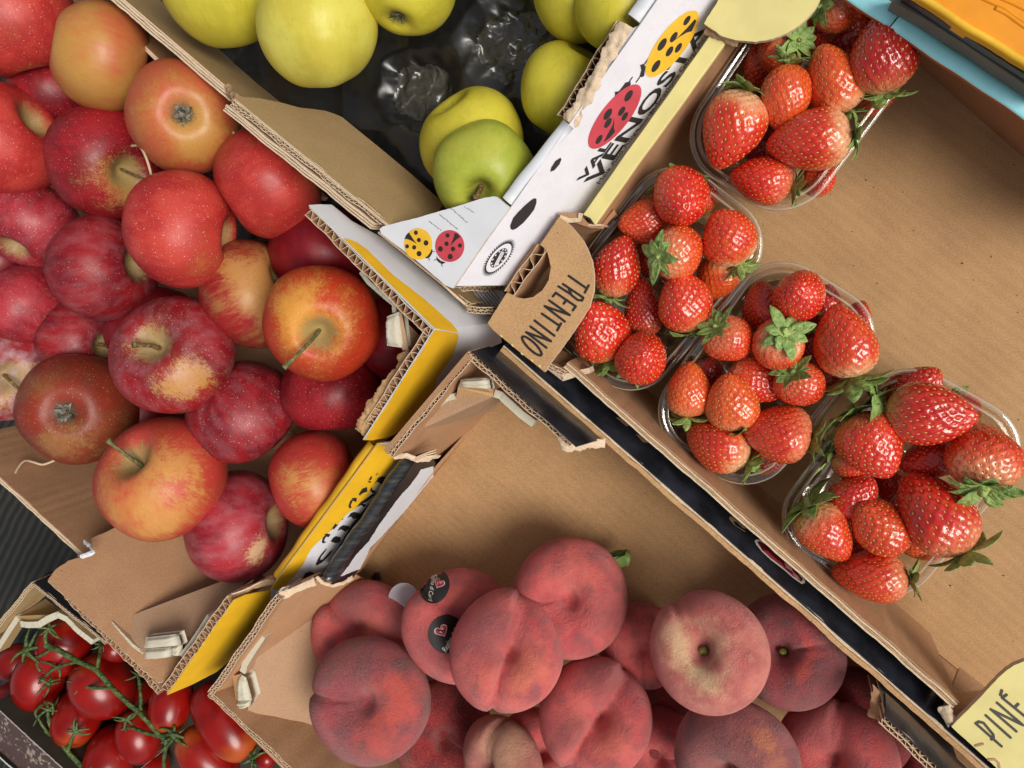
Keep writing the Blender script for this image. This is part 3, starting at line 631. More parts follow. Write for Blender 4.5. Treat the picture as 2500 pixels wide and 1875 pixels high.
golds = [
 (547, -32, 146, -.010, ('a', -.2, -1, 10), YL2, 'yellow apple at the top edge, leftmost in the white crate', None),
 (772, 76, 141, .002, ('a', -.15, -1, 15), YEL, 'palest lemon yellow apple with a lobed lower end', None),
 (994, -42, 124, -.015, ('c', -.28, .78), YL2, 'yellow apple at the top edge showing its blossom end', None),
 (1422, -14, 120, -.030, ('a', -.2, -1, 20), YL2, 'yellow apple at the top edge beside the torn crate rim, left of a pair', None),
 (1515, 18, 112, -.012, ('a', .2, -1, 20), YL2, 'yellow apple with brown blemishes, right of the pair at the top edge', None),
 (1380, 222, 116, -.034, ('a', .5, -1, 10), YL2, 'yellow apple half hidden by the torn rim of the white crate', None),
 (1154, 350, 127, -.034, ('a', -.6, -1, 15), YL2, 'golden yellow apple lying behind the green apple', None),
 (1184, 422, 125, -.008, ('s', -.12, .42), GRN, 'green apple with a brown stem stub by the white corner flap', (.42, -.08, .04, .085, 0)),
]
for i, (x, y, r, z, ori, g, lab, stem) in enumerate(golds):
    apple(60 + i, 'apple', (x, y), r, z, ori, None, [], lab, GA, .1, 0, 0, stem, tall=.96, lobes=.05 if i == 1 else .025, golden=g)
# ------------------------------------------------------------------ flat peaches
PG = 'flat peaches in the black printed crate'
PC = {'red': ((.80, .15, .14), (.66, .085, .095), (.38, .10, .105), (.80, .20, .13)), 'purple': ((.46, .072, .088), (.33, .075, .085), (.20, .078, .08), (.68, .105, .08)),
      'pink': ((.78, .26, .20), (.68, .16, .14), (.52, .13, .12), (.84, .58, .32)), 'dusk': ((.44, .12, .11), (.34, .085, .095), (.20, .080, .088), (.62, .22, .10)),
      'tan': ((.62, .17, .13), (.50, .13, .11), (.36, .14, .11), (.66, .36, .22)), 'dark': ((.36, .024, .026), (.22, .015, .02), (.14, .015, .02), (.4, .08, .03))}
peaches = [
 ((883, 1545), 121, -.042, ('s', -.18, .12), (-.75, -.62), 1, .12, 'red', .0, [(.15, -.1, .45, .45), (-.3, -.75, .5, -.8), (.75, -.2, .4, -.6)], 'red peach with a diagonal seam, behind the purple peach at the flap', None),
 ((902, 1705), 146, .0, ('s', -.18, .18), (-1, -.06), 1, .05, 'purple', .0, [(.55, .05, .5, .85), (.2, .8, .4, .6), (-.2, .3, .42, -.9), (-.2, -.5, .5, -.5)], 'dusky purple peach with a deep stem hollow, nearest the cardboard flap', None),
 ((1119, 1525), 138, -.028, ('s', .12, .06), (-.75, -.65), 1, .06, 'red', .0, [(.15, -.55, .4, .5), (-.5, .4, .4, -.5), (.5, -.5, .3, -.4), (.1, .8, .3, .5)], 'peach wearing two round black stickers', None),
 ((1237, 1590), 143, .003, ('s', -.06, -.02), (.25, -.97), 2, .13, 'red', .05, [(.42, .30, .5, .8), (.2, .75, .3, .4), (-.35, -.35, .6, -.75), (.2, -.35, .3, -.7), (-.4, .55, .3, .3)], 'peach split by a long crease from top to bottom, right of the stickers', None),
 ((1390, 1460), 144, -.033, ('s', -.04, .07), (-1, .10), 1, .04, 'red', .0, [(-.05, .08, .4, -.8), (.1, -.5, .6, .25), (.7, .3, .35, -.4)], 'large red peach farthest up the crate floor, small scar near its top', None),
 ((1459, 1745), 136, -.012, ('s', -.10, .06), (.55, -.83), 2, .20, 'red', .05, [(.25, .5, .5, .5), (-.45, -.1, .4, .3), (.15, -.75, .45, -.7), (-.5, .35, .4, -.7)], 'red peach with a strongly folded S shaped crease', None),
 ((1225, 1866), 120, -.012, ('s', -.75, .35), (.5, -.8), 1, .1, 'tan', .2, [(.0, -.4, .6, .9), (.3, .2, .4, -.3)], 'tan and pink peach cut by the bottom edge of the photo', None),
 ((1312, 1845), 108, -.034, ('a',), (.5, -.8), 1, .1, 'red', .0, [], 'dull red peach squeezed behind the tan peach at the bottom', None),
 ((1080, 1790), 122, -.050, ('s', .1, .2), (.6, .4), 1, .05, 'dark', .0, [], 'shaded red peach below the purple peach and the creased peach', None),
 ((1730, 1589), 146, .002, ('s', -.30, .02), (-.55, -.9), 1, .10, 'pink', .25, [(-.55, -.05, .5, .9), (-.15, .5, .4, .8), (.1, -.3, .35, .5)], 'pale pink and cream peach with a green stalk and dark spot', .12),
 ((1925, 1592), 137, -.030, ('s', -.36, -.02), (1, -.10), 1, .03, 'purple', .05, [(.1, .4, .25, .9), (.5, -.06, .18, .7)], 'purple red peach with a dry stalk behind the pale peach', .14),
 ((1795, 1850), 151, .002, ('s', -.32, .55), (-.3, .9), 1, .12, 'dusk', .05, [(.45, -.25, .22, .6), (.65, .1, .22, .45), (-.3, -.3, .5, -.4)], 'dusky mauve peach with an orange streak at the bottom edge', None),
 ((2041, 1853), 141, -.016, ('s', -.25, .10), (.30, -.95), 2, .12, 'red', .0, [(.1, .3, .5, .3), (-.2, -.6, .5, -.6)], 'rightmost large peach with a curved crease at the bottom edge', None),
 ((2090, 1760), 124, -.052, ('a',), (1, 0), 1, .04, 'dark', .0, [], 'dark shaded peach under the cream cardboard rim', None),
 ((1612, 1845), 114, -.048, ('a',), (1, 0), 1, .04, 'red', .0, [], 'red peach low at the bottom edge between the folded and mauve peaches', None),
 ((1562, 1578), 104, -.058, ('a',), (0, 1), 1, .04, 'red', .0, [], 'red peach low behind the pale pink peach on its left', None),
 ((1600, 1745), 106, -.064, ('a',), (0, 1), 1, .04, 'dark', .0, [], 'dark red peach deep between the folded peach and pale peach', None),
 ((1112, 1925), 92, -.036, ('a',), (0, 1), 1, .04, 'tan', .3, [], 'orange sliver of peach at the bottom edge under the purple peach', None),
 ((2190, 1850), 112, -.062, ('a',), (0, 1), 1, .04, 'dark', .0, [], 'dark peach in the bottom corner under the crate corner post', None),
]
PEACH = {}
for i, (p, r, z, ori, gdir, gv, asy, col, ya, pa, lab, stalk) in enumerate(peaches):
    (V, F), zc = peach_geo(300 + i, gv, .13 if gv == 2 else .17, asy * .75)
    ax = vdir(p, ori[1], ori[2]) if ori[0] == 's' else vdir(p, .2 * math.sin(i * 2.1), .2 * math.cos(i * 1.3))
    rr, uu, tt = frame(p); rot = axis_rot(ax, rr * gdir[0] - uu * gdir[1]); inv = rot.transposed()
    a, b, c_, yl = PC[col]
    m = peach_mat('peach_skin', a, b, c_, yl, ya, [(tuple((inv @ vdir(p, x, y)) * .85), q, s) for x, y, q, s in pa])
    o = link('peach', mesh_data('peach', V, F, [m], None, True)); tag(o, lab, 'peach', PG); place(o, p, z, r * mpp(p, z), rot)
    if stalk:
        mb = MB(); tube_geo(mb, [Vector((0, 0, zc - .03)), Vector((0.01, 0, zc + stalk * .7)), Vector((.02, .01, zc + stalk))], [.075, .065, .05], 9); link('stalk', to_mesh('stalk', mb, [STALK]), o)
    PEACH[i] = (o, V, F)
def surf_hit(i):
    o, V, F = PEACH[i]; M = o.matrix_world.copy(); T = BVHTree.FromPolygons([M @ Vector(v) for v in V], F)
    def hit(p, off=0):
        d = ray(*p).normalized(); loc, n, _, _ = T.ray_cast(CAM, d)
        if loc is None:
            loc, n, _, _ = T.find_nearest(P(p, -.02))
        if n.dot(CAM - loc) < 0: n = -n
        return loc + n * off
    return hit
def sticker_on(i, c, a, b, ang, heart, hs, hang, tx):
    """round black fruit sticker following the peach skin: disc, red heart, script line"""
    o, V, F = PEACH[i]; hit = surf_hit(i); inv = o.matrix_world.inverted(); mbk = MB(); ring = 24; rows = 8
    pts = [hit(c, .0006)]; fs = []
    for k in range(1, rows + 1): pts += [hit(q, .0006) for q in ell(c, a * k / rows, b * k / rows, ang, ring)]
    for j in range(ring):
        j2 = (j + 1) % ring; fs.append((0, 1 + j, 1 + j2))
        for k in range(rows - 1):
            q = 1 + k * ring; fs.append((q + j, q + ring + j, q + ring + j2, q + j2))
    def loc(P_): return [inv @ v for v in P_]
    def orient(P_, fs): return [f if (P_[f[1]] - P_[f[0]]).cross(P_[f[2]] - P_[f[0]]).dot(CAM - P_[f[0]]) > 0 else f[::-1] for f in fs]
    s = link('sticker', mesh_data('sticker', loc(pts), orient(pts, fs), [B_INK], None, True), o)
    H_ = []
    for k in range(28):
        t = 2 * math.pi * k / 28; hx = 16 * math.sin(t) ** 3 / 17; hy = -(13 * math.cos(t) - 5 * math.cos(2 * t) - 2 * math.cos(3 * t) - math.cos(4 * t)) / 17
        H_.append((hx, hy))
    ca, sa = math.cos(hang), math.sin(hang)
    mp = lambda q, f: (heart[0] + (q[0] * ca - q[1] * sa) * hs * f, heart[1] + (q[0] * sa + q[1] * ca) * hs * f)
    mb = MB()
    tri = [(0, .05), (-.35, -.35), (.3, -.4), (0, .55)]
    for li, (polys, mi) in enumerate((([[mp(q, 1.14) for q in H_]], 0), ([[mp(q, 1.0) for q in H_]], 1),
          ([[mp(q, 1) for q in ((-.15, -.35), (.45, -.55), (.3, .1))], [mp(q, 1) for q in ((-.5, -.1), (-.1, 0), (-.05, .5))]], 2), ([[mp(q, 1) for q in ((-.75, -.5), (-.4, -.75), (-.3, -.3))], [mp(q, 1) for q in ((.1, .3), (.5, .0), (.2, .6))]], 3))):
        for pg in polys:
            pts = [hit(q, .0008 + .00012 * li) for q in pg]; T = [tuple(t) for t in tessellate_polygon([[Vector((q[0], q[1], 0)) for q in pg]])]
            mb.add(loc(pts), orient(pts, T), mi)
    link('heart_emblem', mesh_data('heart_emblem', mb.V, mb.F, [PALE_W, R_INK, PK_INK, DR_INK], mb.M), s)
    px, Fx = text_polys('Regina di Cuori', *tx, bold=.012, shear=.25); pts = [hit(q, .0009) for q in px]
    link('lettering', mesh_data('lettering', loc(pts), orient(pts, Fx), [PALE_W]), s)
PALE_W = printed('sticker_white', (.78, .74, .62), .5, .02)
ang1 = math.radians(-62); q = lambda x, y: e4(x, y)
sticker_on(2, e4(452, 405), 235 * .1809, 190 * .1809, ang1, e4(515, 360), 68 * .1809, math.radians(28), (e4(435, 225), (-75 * .1809, 372 * .1809), (52 * .1809, 16 * .1809)))
sticker_on(2, e4(615, 1040), 255 * .1809, 262 * .1809, 0, e4(535, 995), 85 * .1809, math.radians(-30), (e4(600, 1285), (225 * .1809, -400 * .1809), (-62 * .1809, -40 * .1809)))
# ------------------------------------------------------------------ strawberries
BM = []
for k, (asp, tp) in enumerate(((1.2, .70), (1.12, .80), (1.25, .64), (1.05, .76), (1.18, .68))):
    V, F, M = berry_geo(40 + k, asp, tp); BM.append((mesh_data('strawberry', V, F, [BERRY, SEED], M, True), asp))
CM = [to_mesh('calyx', calyx_geo(900 + k, 0.0, 1.0 + .2 * (k % 3 == 0), .15 + .12 * (k % 3)), [SEPAL, SEPAL_C]) for k in range(7)]
SG = 'strawberries in clear plastic punnets'
nb = [0]
def berry(p, s, tip, w, tilt, asp, orange, white, label, z=-.020, dark=0., cal=1.0, var=None):
    k = nb[0]; nb[0] += 1; me, a0 = BM[(k if var is None else var) % len(BM)]; w = w * s * 1.05
    r, u, t = frame(p); l = math.hypot(*tip); a = math.radians(tilt)
    tv = (r * tip[0] / l - u * tip[1] / l) * math.cos(a) + t * math.sin(a)
    rot = axis_rot(-tv, t.cross(tv) if abs(tilt) < 80 else r, random.uniform(-.6, .6) + k * 2.4); R = w / 2 * mpp(p, z)
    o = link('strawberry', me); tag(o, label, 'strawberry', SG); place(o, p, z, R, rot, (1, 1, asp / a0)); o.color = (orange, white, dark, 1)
    if cal:
        c = link('calyx', CM[k % len(CM)], o); c.location = (0, 0, a0 * .97); c.rotation_euler = (0, 0, k * 1.1); c.scale = (cal * 1.04, cal * 1.04, cal * 1.0 * a0 / asp)
    return o
def T1(p, *a, **k): return berry(c3(*p), S4, *a, **k)
N1, N2, N3, N4 = 'in the punnet under the cyan edge', 'in the punnet beside the lettered flap', 'in the middle punnet', 'in the lowest punnet'
T1((460, 785), (-.3, .95), 370, 5, 1.2, .1, .75, 'large strawberry with pale shoulders at the left ' + N1, -.012)
T1((780, 590), (.0, 1), 285, 10, 1.3, .55, .0, 'orange red strawberry pointing down ' + N1, -.012)
T1((1060, 470), (-.45, -.9), 315, 10, 1.28, .6, .55, 'orange strawberry with a whitish lower side ' + N1, -.014)
T1((1365, 320), (-.1, -1), 360, 12, 1.2, .0, .45, 'dark glossy strawberry at the right rim ' + N1, -.006, .5)
T1((920, 845), (-1, .12), 345, 0, 1.32, .1, .7, 'large strawberry lying sideways with cream shoulder ' + N1, -.008)
T1((630, 1080), (-1, -.2), 290, 0, 1.22, .0, .2, 'red strawberry lowest in the pile ' + N1, -.022)
T1((975, 1065), (.5, -.8), 200, 20, 1.1, .1, .3, 'small half hidden strawberry by the lower rim ' + N1, -.042, cal=0)
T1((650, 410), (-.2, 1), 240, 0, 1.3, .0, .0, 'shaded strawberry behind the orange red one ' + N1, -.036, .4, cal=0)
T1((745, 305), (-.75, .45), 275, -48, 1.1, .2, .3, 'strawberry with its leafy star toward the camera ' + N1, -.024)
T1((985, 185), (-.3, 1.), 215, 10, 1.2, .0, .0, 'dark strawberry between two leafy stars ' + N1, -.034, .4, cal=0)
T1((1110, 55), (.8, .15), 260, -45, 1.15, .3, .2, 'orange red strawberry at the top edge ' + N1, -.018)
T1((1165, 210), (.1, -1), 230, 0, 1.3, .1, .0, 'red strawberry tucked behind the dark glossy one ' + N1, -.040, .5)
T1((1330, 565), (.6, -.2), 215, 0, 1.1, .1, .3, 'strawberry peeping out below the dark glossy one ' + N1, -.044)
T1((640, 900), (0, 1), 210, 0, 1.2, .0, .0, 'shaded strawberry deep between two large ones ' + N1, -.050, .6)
def T2(p, *a, **k): return berry(g2(*p), .36167, *a, **k)
T2((865, 292), (.1, .3), 378, 66, 1.1, .0, .0, 'round red strawberry at the top ' + N2, -.006, var=3)
T2((612, 450), (-1, .1), 290, 20, 1.18, .25, .1, 'small pointed strawberry at the upper left ' + N2, -.022, cal=0)
T2((1185, 550), (-.4, -.9), 335, 18, 1.15, .2, .9, 'strawberry with a white shoulder at the right rim ' + N2, -.012)
T2((850, 650), (.85, -.15), 335, -48, 1.1, .45, .4, 'bright strawberry with a large green star facing up ' + N2, -.008, var=1)
T2((437, 745), (.3, -1), 320, 12, 1.25, .0, .45, 'glossy red strawberry next to the letter T ' + N2, -.016, .2)
T2((1105, 840), (-.3, .6), 290, -8, 1.1, .6, 1.0, 'pale unripe strawberry under the white shouldered one ' + N2, -.034, cal=1.0)
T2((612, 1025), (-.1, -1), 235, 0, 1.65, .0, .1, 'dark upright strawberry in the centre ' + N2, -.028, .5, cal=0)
T2((885, 985), (-.3, -1), 350, 20, 1.15, .1, .4, 'strawberry whose leaves reach over the punnet rim ' + N2, -.010)
T2((318, 1180), (-.35, -.9), 370, 32, 1.15, .0, .4, 'large strawberry half under the lettered flap ' + N2, -.014, var=3)
T2((600, 1362), (.3, -.3), 345, 74, 1.1, .05, .0, 'round strawberry lowest ' + N2, -.008, var=3)
T2((1020, 285), (.4, -.6), 190, 0, 1.2, .2, .6, 'strawberry mostly hidden behind the topmost one ' + N2, -.040)
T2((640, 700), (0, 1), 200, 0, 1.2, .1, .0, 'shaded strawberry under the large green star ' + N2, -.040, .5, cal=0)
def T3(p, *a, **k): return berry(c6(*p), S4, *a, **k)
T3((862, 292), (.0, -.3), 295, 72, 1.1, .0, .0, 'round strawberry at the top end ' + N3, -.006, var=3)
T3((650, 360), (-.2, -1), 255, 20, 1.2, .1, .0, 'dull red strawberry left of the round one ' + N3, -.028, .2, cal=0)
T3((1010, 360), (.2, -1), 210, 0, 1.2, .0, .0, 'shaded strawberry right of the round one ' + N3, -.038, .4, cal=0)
T3((1135, 570), (-.25, -.95), 352, 12, 1.22, .2, .7, 'largest strawberry at the right rim ' + N3, -.008, cal=1.35)
T3((445, 565), (.65, .6), 272, -48, 1.1, .2, .2, 'strawberry with its star touching the left rim ' + N3, -.010, var=1)
T3((735, 600), (-.25, .5), 305, -62, 1.05, .3, .6, 'strawberry with a wide star in the middle ' + N3, -.008, var=3)
T3((612, 810), (.6, .5), 275, 15, 1.15, .1, .3, 'plain red strawberry between the leafy ones ' + N3, -.022, cal=0)
T3((872, 835), (.25, .4), 268, -58, 1.1, .15, .1, 'small strawberry with a pale green star ' + N3, -.012, var=1)
T3((200, 862), (.05, -1), 250, 10, 1.28, .6, .2, 'orange strawberry at the lower left rim ' + N3, -.014)
T3((455, 930), (-.1, -1), 300, 24, 1.15, .7, .35, 'orange round strawberry beside the lower left one ' + N3, -.010)
T3((372, 1190), (-.8, -.5), 300, 0, 1.28, .15, .75, 'strawberry with cream end lowest ' + N3, -.018, cal=1.1)
T3((720, 1120), (-.95, -.2), 322, 5, 1.15, .1, .25, 'red strawberry at the lower right ' + N3, -.012)
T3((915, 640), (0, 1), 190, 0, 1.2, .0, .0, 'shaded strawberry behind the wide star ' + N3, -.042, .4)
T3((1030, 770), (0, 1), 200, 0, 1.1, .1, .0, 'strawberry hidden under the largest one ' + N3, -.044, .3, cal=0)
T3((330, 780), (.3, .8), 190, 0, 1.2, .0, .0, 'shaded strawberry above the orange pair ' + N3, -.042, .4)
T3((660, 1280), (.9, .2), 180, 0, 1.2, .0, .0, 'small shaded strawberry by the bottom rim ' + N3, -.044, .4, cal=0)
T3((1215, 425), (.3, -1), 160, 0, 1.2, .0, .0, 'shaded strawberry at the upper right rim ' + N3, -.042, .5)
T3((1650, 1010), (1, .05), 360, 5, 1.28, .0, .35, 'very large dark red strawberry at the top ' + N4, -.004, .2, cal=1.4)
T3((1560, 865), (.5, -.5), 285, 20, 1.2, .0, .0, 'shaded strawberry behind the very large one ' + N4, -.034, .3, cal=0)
T3((1300, 1200), (.45, .9), 345, 5, 1.15, .05, .15, 'red strawberry pointing down right with leaves above ' + N4, -.008, cal=1.4)
T3((1960, 1260), (.0, -1), 375, -32, 1.1, .2, .5, 'strawberry with the biggest star at the right rim ' + N4, -.008, cal=1.25, var=1)
T3((1630, 1275), (-.8, .3), 240, 0, 1.3, .0, .0, 'shaded strawberry in the middle of the pile ' + N4, -.026, .3, cal=0)
T3((1672, 1600), (-.5, -.87), 400, 5, 1.28, .0, .4, 'largest pointed strawberry with pale lower end ' + N4, -.010, .1)
T3((1200, 1500), (.5, -.5), 262, 30, 1.15, .0, .0, 'small round strawberry left of centre ' + N4, -.020, .1, cal=0)
T3((1410, 1450), (0, 1), 190, 0, 1.1, .0, .0, 'dark strawberry in the gap at the centre ' + N4, -.042, .5, cal=0)
T3((1195, 1300), (.8, .3), 230, -15, 1.1, .1, .3, 'strawberry with leaves against the left rim ' + N4, -.028, cal=1.3)
def T4(p, *a, **k): return berry(c9(*p), S4, *a, **k)
T4((1035, 250), (.5, .85), 305, -15, 1.18, .25, .45, 'orange red strawberry with a drooping star at left ' + N4, -.014, cal=1.4)
T4((1345, 200), (-.5, -.6), 325, 40, 1.15, .35, .0, 'bright round strawberry beside the drooping star ' + N4, -.012, cal=0)
T4((1285, 505), (-1, -.1), 300, 0, 1.32, .1, .35, 'strawberry lying on its side at the bottom rim ' + N4, -.018)
T4((1590, 310), (.5, .5), 215, 0, 1.1, .5, .1, 'small orange strawberry by the lower right rim ' + N4, -.040)
T3((1850, 985), (.3, .8), 185, 0, 1.2, .4, .9, 'pale strawberry hidden at the upper right rim ' + N4, -.040)
T4((1200, 330), (1, 0), 190, 0, 1.2, .0, .0, 'dark strawberry under the bright round one ' + N4, -.044, .5)
# ------------------------------------------------------------------ clear punnets
def rrect(L, W, r, n=9):
    out = []
    for sx, sy, a0 in ((1, 1, 0), (-1, 1, 90), (-1, -1, 180), (1, -1, 270)):
        for k in range(n + 1):
            a = math.radians(a0 + 90 * k / n); out.append((sx * (L / 2 - r) + r * math.cos(a), sy * (W / 2 - r) + r * math.sin(a)))
    return out
def punnet(fn, BL, BR, TL, TR, label, zr=-.027):
    q = [P(fn(*p), zr) for p in (BL, BR, TL, TR)]; c = sum(q, Vector()) / 4
    ux = (((q[2] - q[0]) + (q[3] - q[1])) / 2); L = ux.length; ux.normalize(); uy = (((q[0] - q[1]) + (q[2] - q[3])) / 2); W = uy.length
    uy = Vector((0, 0, 1)).cross(ux); r0 = .031; dep = .052
    rings = [(.0, -.0026), (.0003, -.0008), (.0012, .0), (.0034, -.0006), (.0046, -.0016), (.0052, -.0010), (.0059, .0002), (.0067, -.0012), (.0082, -.009), (.0100, -.012), (.0106, -.020), (.0135, -.040), (.0165, -.049), (.0215, -.0520)]
    th = .00035; prof = [(o, z, -1) for o, z in rings] + [(o + (.0 if i > len(rings) - 2 else th), z - (th if i >= len(rings) - 1 else 0), 1) for i, (o, z) in reversed(list(enumerate(rings)))]
    V = []; nr = 40
    for o, z, _ in prof:
        rib = 0
        for k, (x, y) in enumerate(rrect(L - 2 * o, W - 2 * o, max(.006, r0 - o * .8))):
            V.append((x, y, z))
    F = []; MI = []; m = len(prof); half = len(rings)
    for i in range(m):
        i2 = (i + 1) % m
        if i == half - 1: continue
        for k in range(nr):
            k2 = (k + 1) % nr; F.append((i * nr + k, i * nr + k2, i2 * nr + k2, i2 * nr + k)); MI.append(1 if i in (0, 1, 5, 6) or i == m - 1 else 2 if i in (3, 4, 7, 9) else 0)
    F.append(tuple((half - 1) * nr + k for k in range(nr))); F.append(tuple(half * nr + k for k in range(nr))[::-1]); MI += [0, 0]
    o = link('punnet', mesh_data('punnet', V, F, [PLASTIC, RIMP, GROOVE], MI, True)); o.matrix_world = Matrix.Translation(c) @ Matrix((ux, uy, Vector((0, 0, 1)))).transposed().to_4x4()
    tag(o, label, 'punnet', 'clear plastic punnets')
    mb = MB()
    for k in range(7):   # ribs pressed in the base
        x = (k - 3) * L * .105; pts = [Vector((x, y, -.0512)) for y in (-W * .3, 0, W * .3)]; tube_geo(mb, pts, .0012, 8)
    mesh = to_mesh('base_rib', mb, [PLASTIC]); link('base_rib', mesh, o)
punnet(c3, (98, 876), (802, 1414), (939, -390), (1717, 201), 'clear punnet half under the pale yellow flap and cyan edge')
punnet(g2, (-168, 1138), (584, 1702), (760, -58), (1573, 540), 'clear punnet tucked under the TRENTINO lettered flap')
punnet(c6, (-123, 1011), (624, 1609), (743, -35), (1380, 474), 'clear punnet second from the bottom, against the kraft wall')
punnet(c6, (674, 1659), (1416, 2275), (1481, 555), (2287, 1200), 'clear punnet lowest and rightmost of the row')
# ------------------------------------------------------------------ tomatoes
TG = 'tomatoes on the vine in the dark crate'
for i, (p, r, dx, dy, tilt, asp, z, lab) in enumerate([
    (e6(535, 650), 225, .2, -1, 20, 1.18, -.058, 'tomato under the grey cardboard flap at the top of the vine'),
    (e6(315, 935), 212, -.1, -1, 15, 1.2, -.052, 'tomato at the left edge with a curly stem lying over it'),
    (e6(835, 985), 250, -.6, -.6, 15, 1.15, -.055, 'largest round tomato behind the main vine stem'),
    (e6(630, 1245), 205, .0, .6, 20, 1.2, -.052, 'tomato left of the main stem with a green calyx at its lower side'),
    (e6(130, 1145), 195, .3, .6, 10, 1.05, -.064, 'tomato at the left edge above the worn brown board'),
    (e6(1400, 1120), 180, .05, 1, 0, 1.45, -.052, 'upright plum tomato under the yellow corner tip'),
    (c7(1345, 1375), 158 * S4 / .29836, .75, .9, 5, 1.75, -.058, 'long plum tomato beside the corrugated edge of the peach crate'),
    (c7(1245, 1605), 150 * S4 / .29836, -.7, -.6, 10, 1.6, -.050, 'plum tomato at the bottom edge, lowest of the pair on the right'),
    (e6(1140, 1390), 195, -.3, -.8, 15, 1.22, -.060, 'tomato right of the main stem half hidden by curled sepals'),
    (e6(905, 1560), 208, -.1, .9, 15, 1.25, -.052, 'tomato at the bottom edge with a calyx at its foot'),
    (e6(380, 1530), 195, .7, .7, 10, 1.2, -.066, 'tomato low at the bottom edge beside the worn brown board'),
    (e6(935, 690), 120, 0, -1, 10, 1.0, -.068, 'small tomato under the torn white edge of the apple crate'),
    (c7(1600, 1600), 60 * S4 / .29836, 0, -1, 10, 1.0, -.070, 'tiny tomato in the shade of the peach crate edge'),
    (e6(600, 1420), 190, 0, -1, 10, 1.0, -.088, 'dark tomato deep below the left vine stem'),
    (e6(1190, 1680), 190, 0, -1, 10, 1.0, -.092, 'dark tomato deep at the bottom edge'),
    (e6(1180, 1120), 180, 0, -1, 10, 1.0, -.090, 'dark tomato deep behind the thin side stem'),
    (e6(150, 800), 160, 0, -1, 10, 1.0, -.094, 'dark tomato deep under the left sepals')]):
    V, F = tomato_geo(500 + i, asp); r *= .29836 * (.95 if asp > 1.1 else 1)
    rr, uu, tt = frame(p); l = math.hypot(dx, dy); a = math.radians(tilt); ax = (rr * dx / l - uu * dy / l) * math.cos(a) + tt * math.sin(a)
    o = link('tomato', mesh_data('tomato', V, F, [TOMATO], None, True)); tag(o, lab, 'tomato', TG); place(o, p, z, r * mpp(p, z), axis_rot(ax))
def vine(name, label, runs, stars, z0=-.030):
    o = None; mb = MB()
    base = P(runs[0][0][0], z0 - .02)
    def pt(p, z): return P(p, z) - base
    for pl, r, zs in runs:
        k = len(pl); z = zs if hasattr(zs, '__len__') else [zs] * k
        pts = spline([pt(p, z[i]) for i, p in enumerate(pl)], 6)
        n = len(pts); tube_geo(mb, pts, [.95 * r * (1.12 - .3 * j / n) * (1 + .08 * math.sin(j * 1.7)) for j in range(n)], 8)
    o = link(name, to_mesh(name, mb, [VINE])); o.location = base; tag(o, label, 'vine', 'green tomato vines')
    for (p, z, R, s) in stars:
        mb = MB(); r = random.Random(s); c = pt(p, z); t = frame(p)[2]
        fr = axis_rot((t + Vector((r.uniform(-.6, .6), r.uniform(-.6, .6), 0))).normalized())
        for i in range(6):
            a = i * 1.05 + r.uniform(-.3, .3); L = R * r.uniform(.8, 1.35); x0 = Vector((math.cos(a), math.sin(a), 0)); sd = Vector((-x0.y, x0.x, 0)); bend = r.uniform(-1.6, 1.6); hk = r.uniform(.2, 1.0); pts = []
            for q in range(9):
                s_ = q / 8; pts.append(c + fr @ (x0 * (L * (s_ - .25 * hk * s_ * s_)) + sd * (bend * L * .35 * s_ * s_) + Vector((0, 0, L * (.35 * s_ - .6 * hk * s_ * s_)))))
            tube_geo(mb, pts, [R * .095 * (1.25 - 1.1 * abs(q / 8 - .22) ** .8) + .0001 for q in range(9)], 6)
        tube_geo(mb, [c - t * R * .2, c + t * R * .05, c + t * R * .22], [R * .2, R * .2, R * .12], 8)
        link('sepal_whorl', to_mesh('sepal_whorl', mb, [VINE]), o)
E = lambda *p: [e6(*q) for q in p]
vine('tomato_vine', 'long green vine stem running diagonally over the tomatoes', [
    (E((370, 650), (500, 705), (640, 785), (780, 850), (900, 985), (1050, 1130), (1150, 1215), (1235, 1310), (1320, 1400)), .0026, -.030),
    (E((640, 785), (480, 830), (400, 880), (320, 965)), .0016, [-.030, -.032, -.033, -.037]),
    (E((795, 850), (815, 740), (830, 640)), .0017, [-.031, -.036, -.045]), (E((915, 1005), (760, 1000), (650, 990), (560, 1015)), .0018, [-.031, -.031, -.034, -.036]),
    (E((1150, 1215), (1150, 1050), (1130, 885)), .0017, [-.031, -.038, -.048]), (E((1310, 1400), (1180, 1365), (1080, 1330), (990, 1340)), .0018, [-.031, -.033, -.037, -.040]),
    (E((1320, 1400), (1360, 1460), (1345, 1560), (1340, 1680)), .0021, [-.031, -.032, -.040, -.05]), (E((430, 675), (330, 740), (230, 735), (200, 660)), .0015, [-.03, -.031, -.034, -.038]),
    (E((1330, 1395), (1420, 1385), (1500, 1410)), .0017, [-.031, -.031, -.036]), (E((380, 650), (370, 580), (400, 510)), .0018, [-.030, -.031, -.035]), (E((330, 870), (300, 800), (370, 790), (480, 850), (490, 920)), .0011, -.031),
  ], [(e6(670, 970), -.034, .013, 1), (e6(400, 520), -.030, .012, 2), (e6(220, 690), -.030, .017, 3), (e6(1040, 1260), -.036, .012, 4), (e6(1420, 1400), -.032, .015, 5), (e6(400, 970), -.032, .012, 6), (e6(830, 640), -.048, .008, 12), (e6(1130, 890), -.048, .010, 13), (c7(1520, 1600), -.050, .013, 14)])
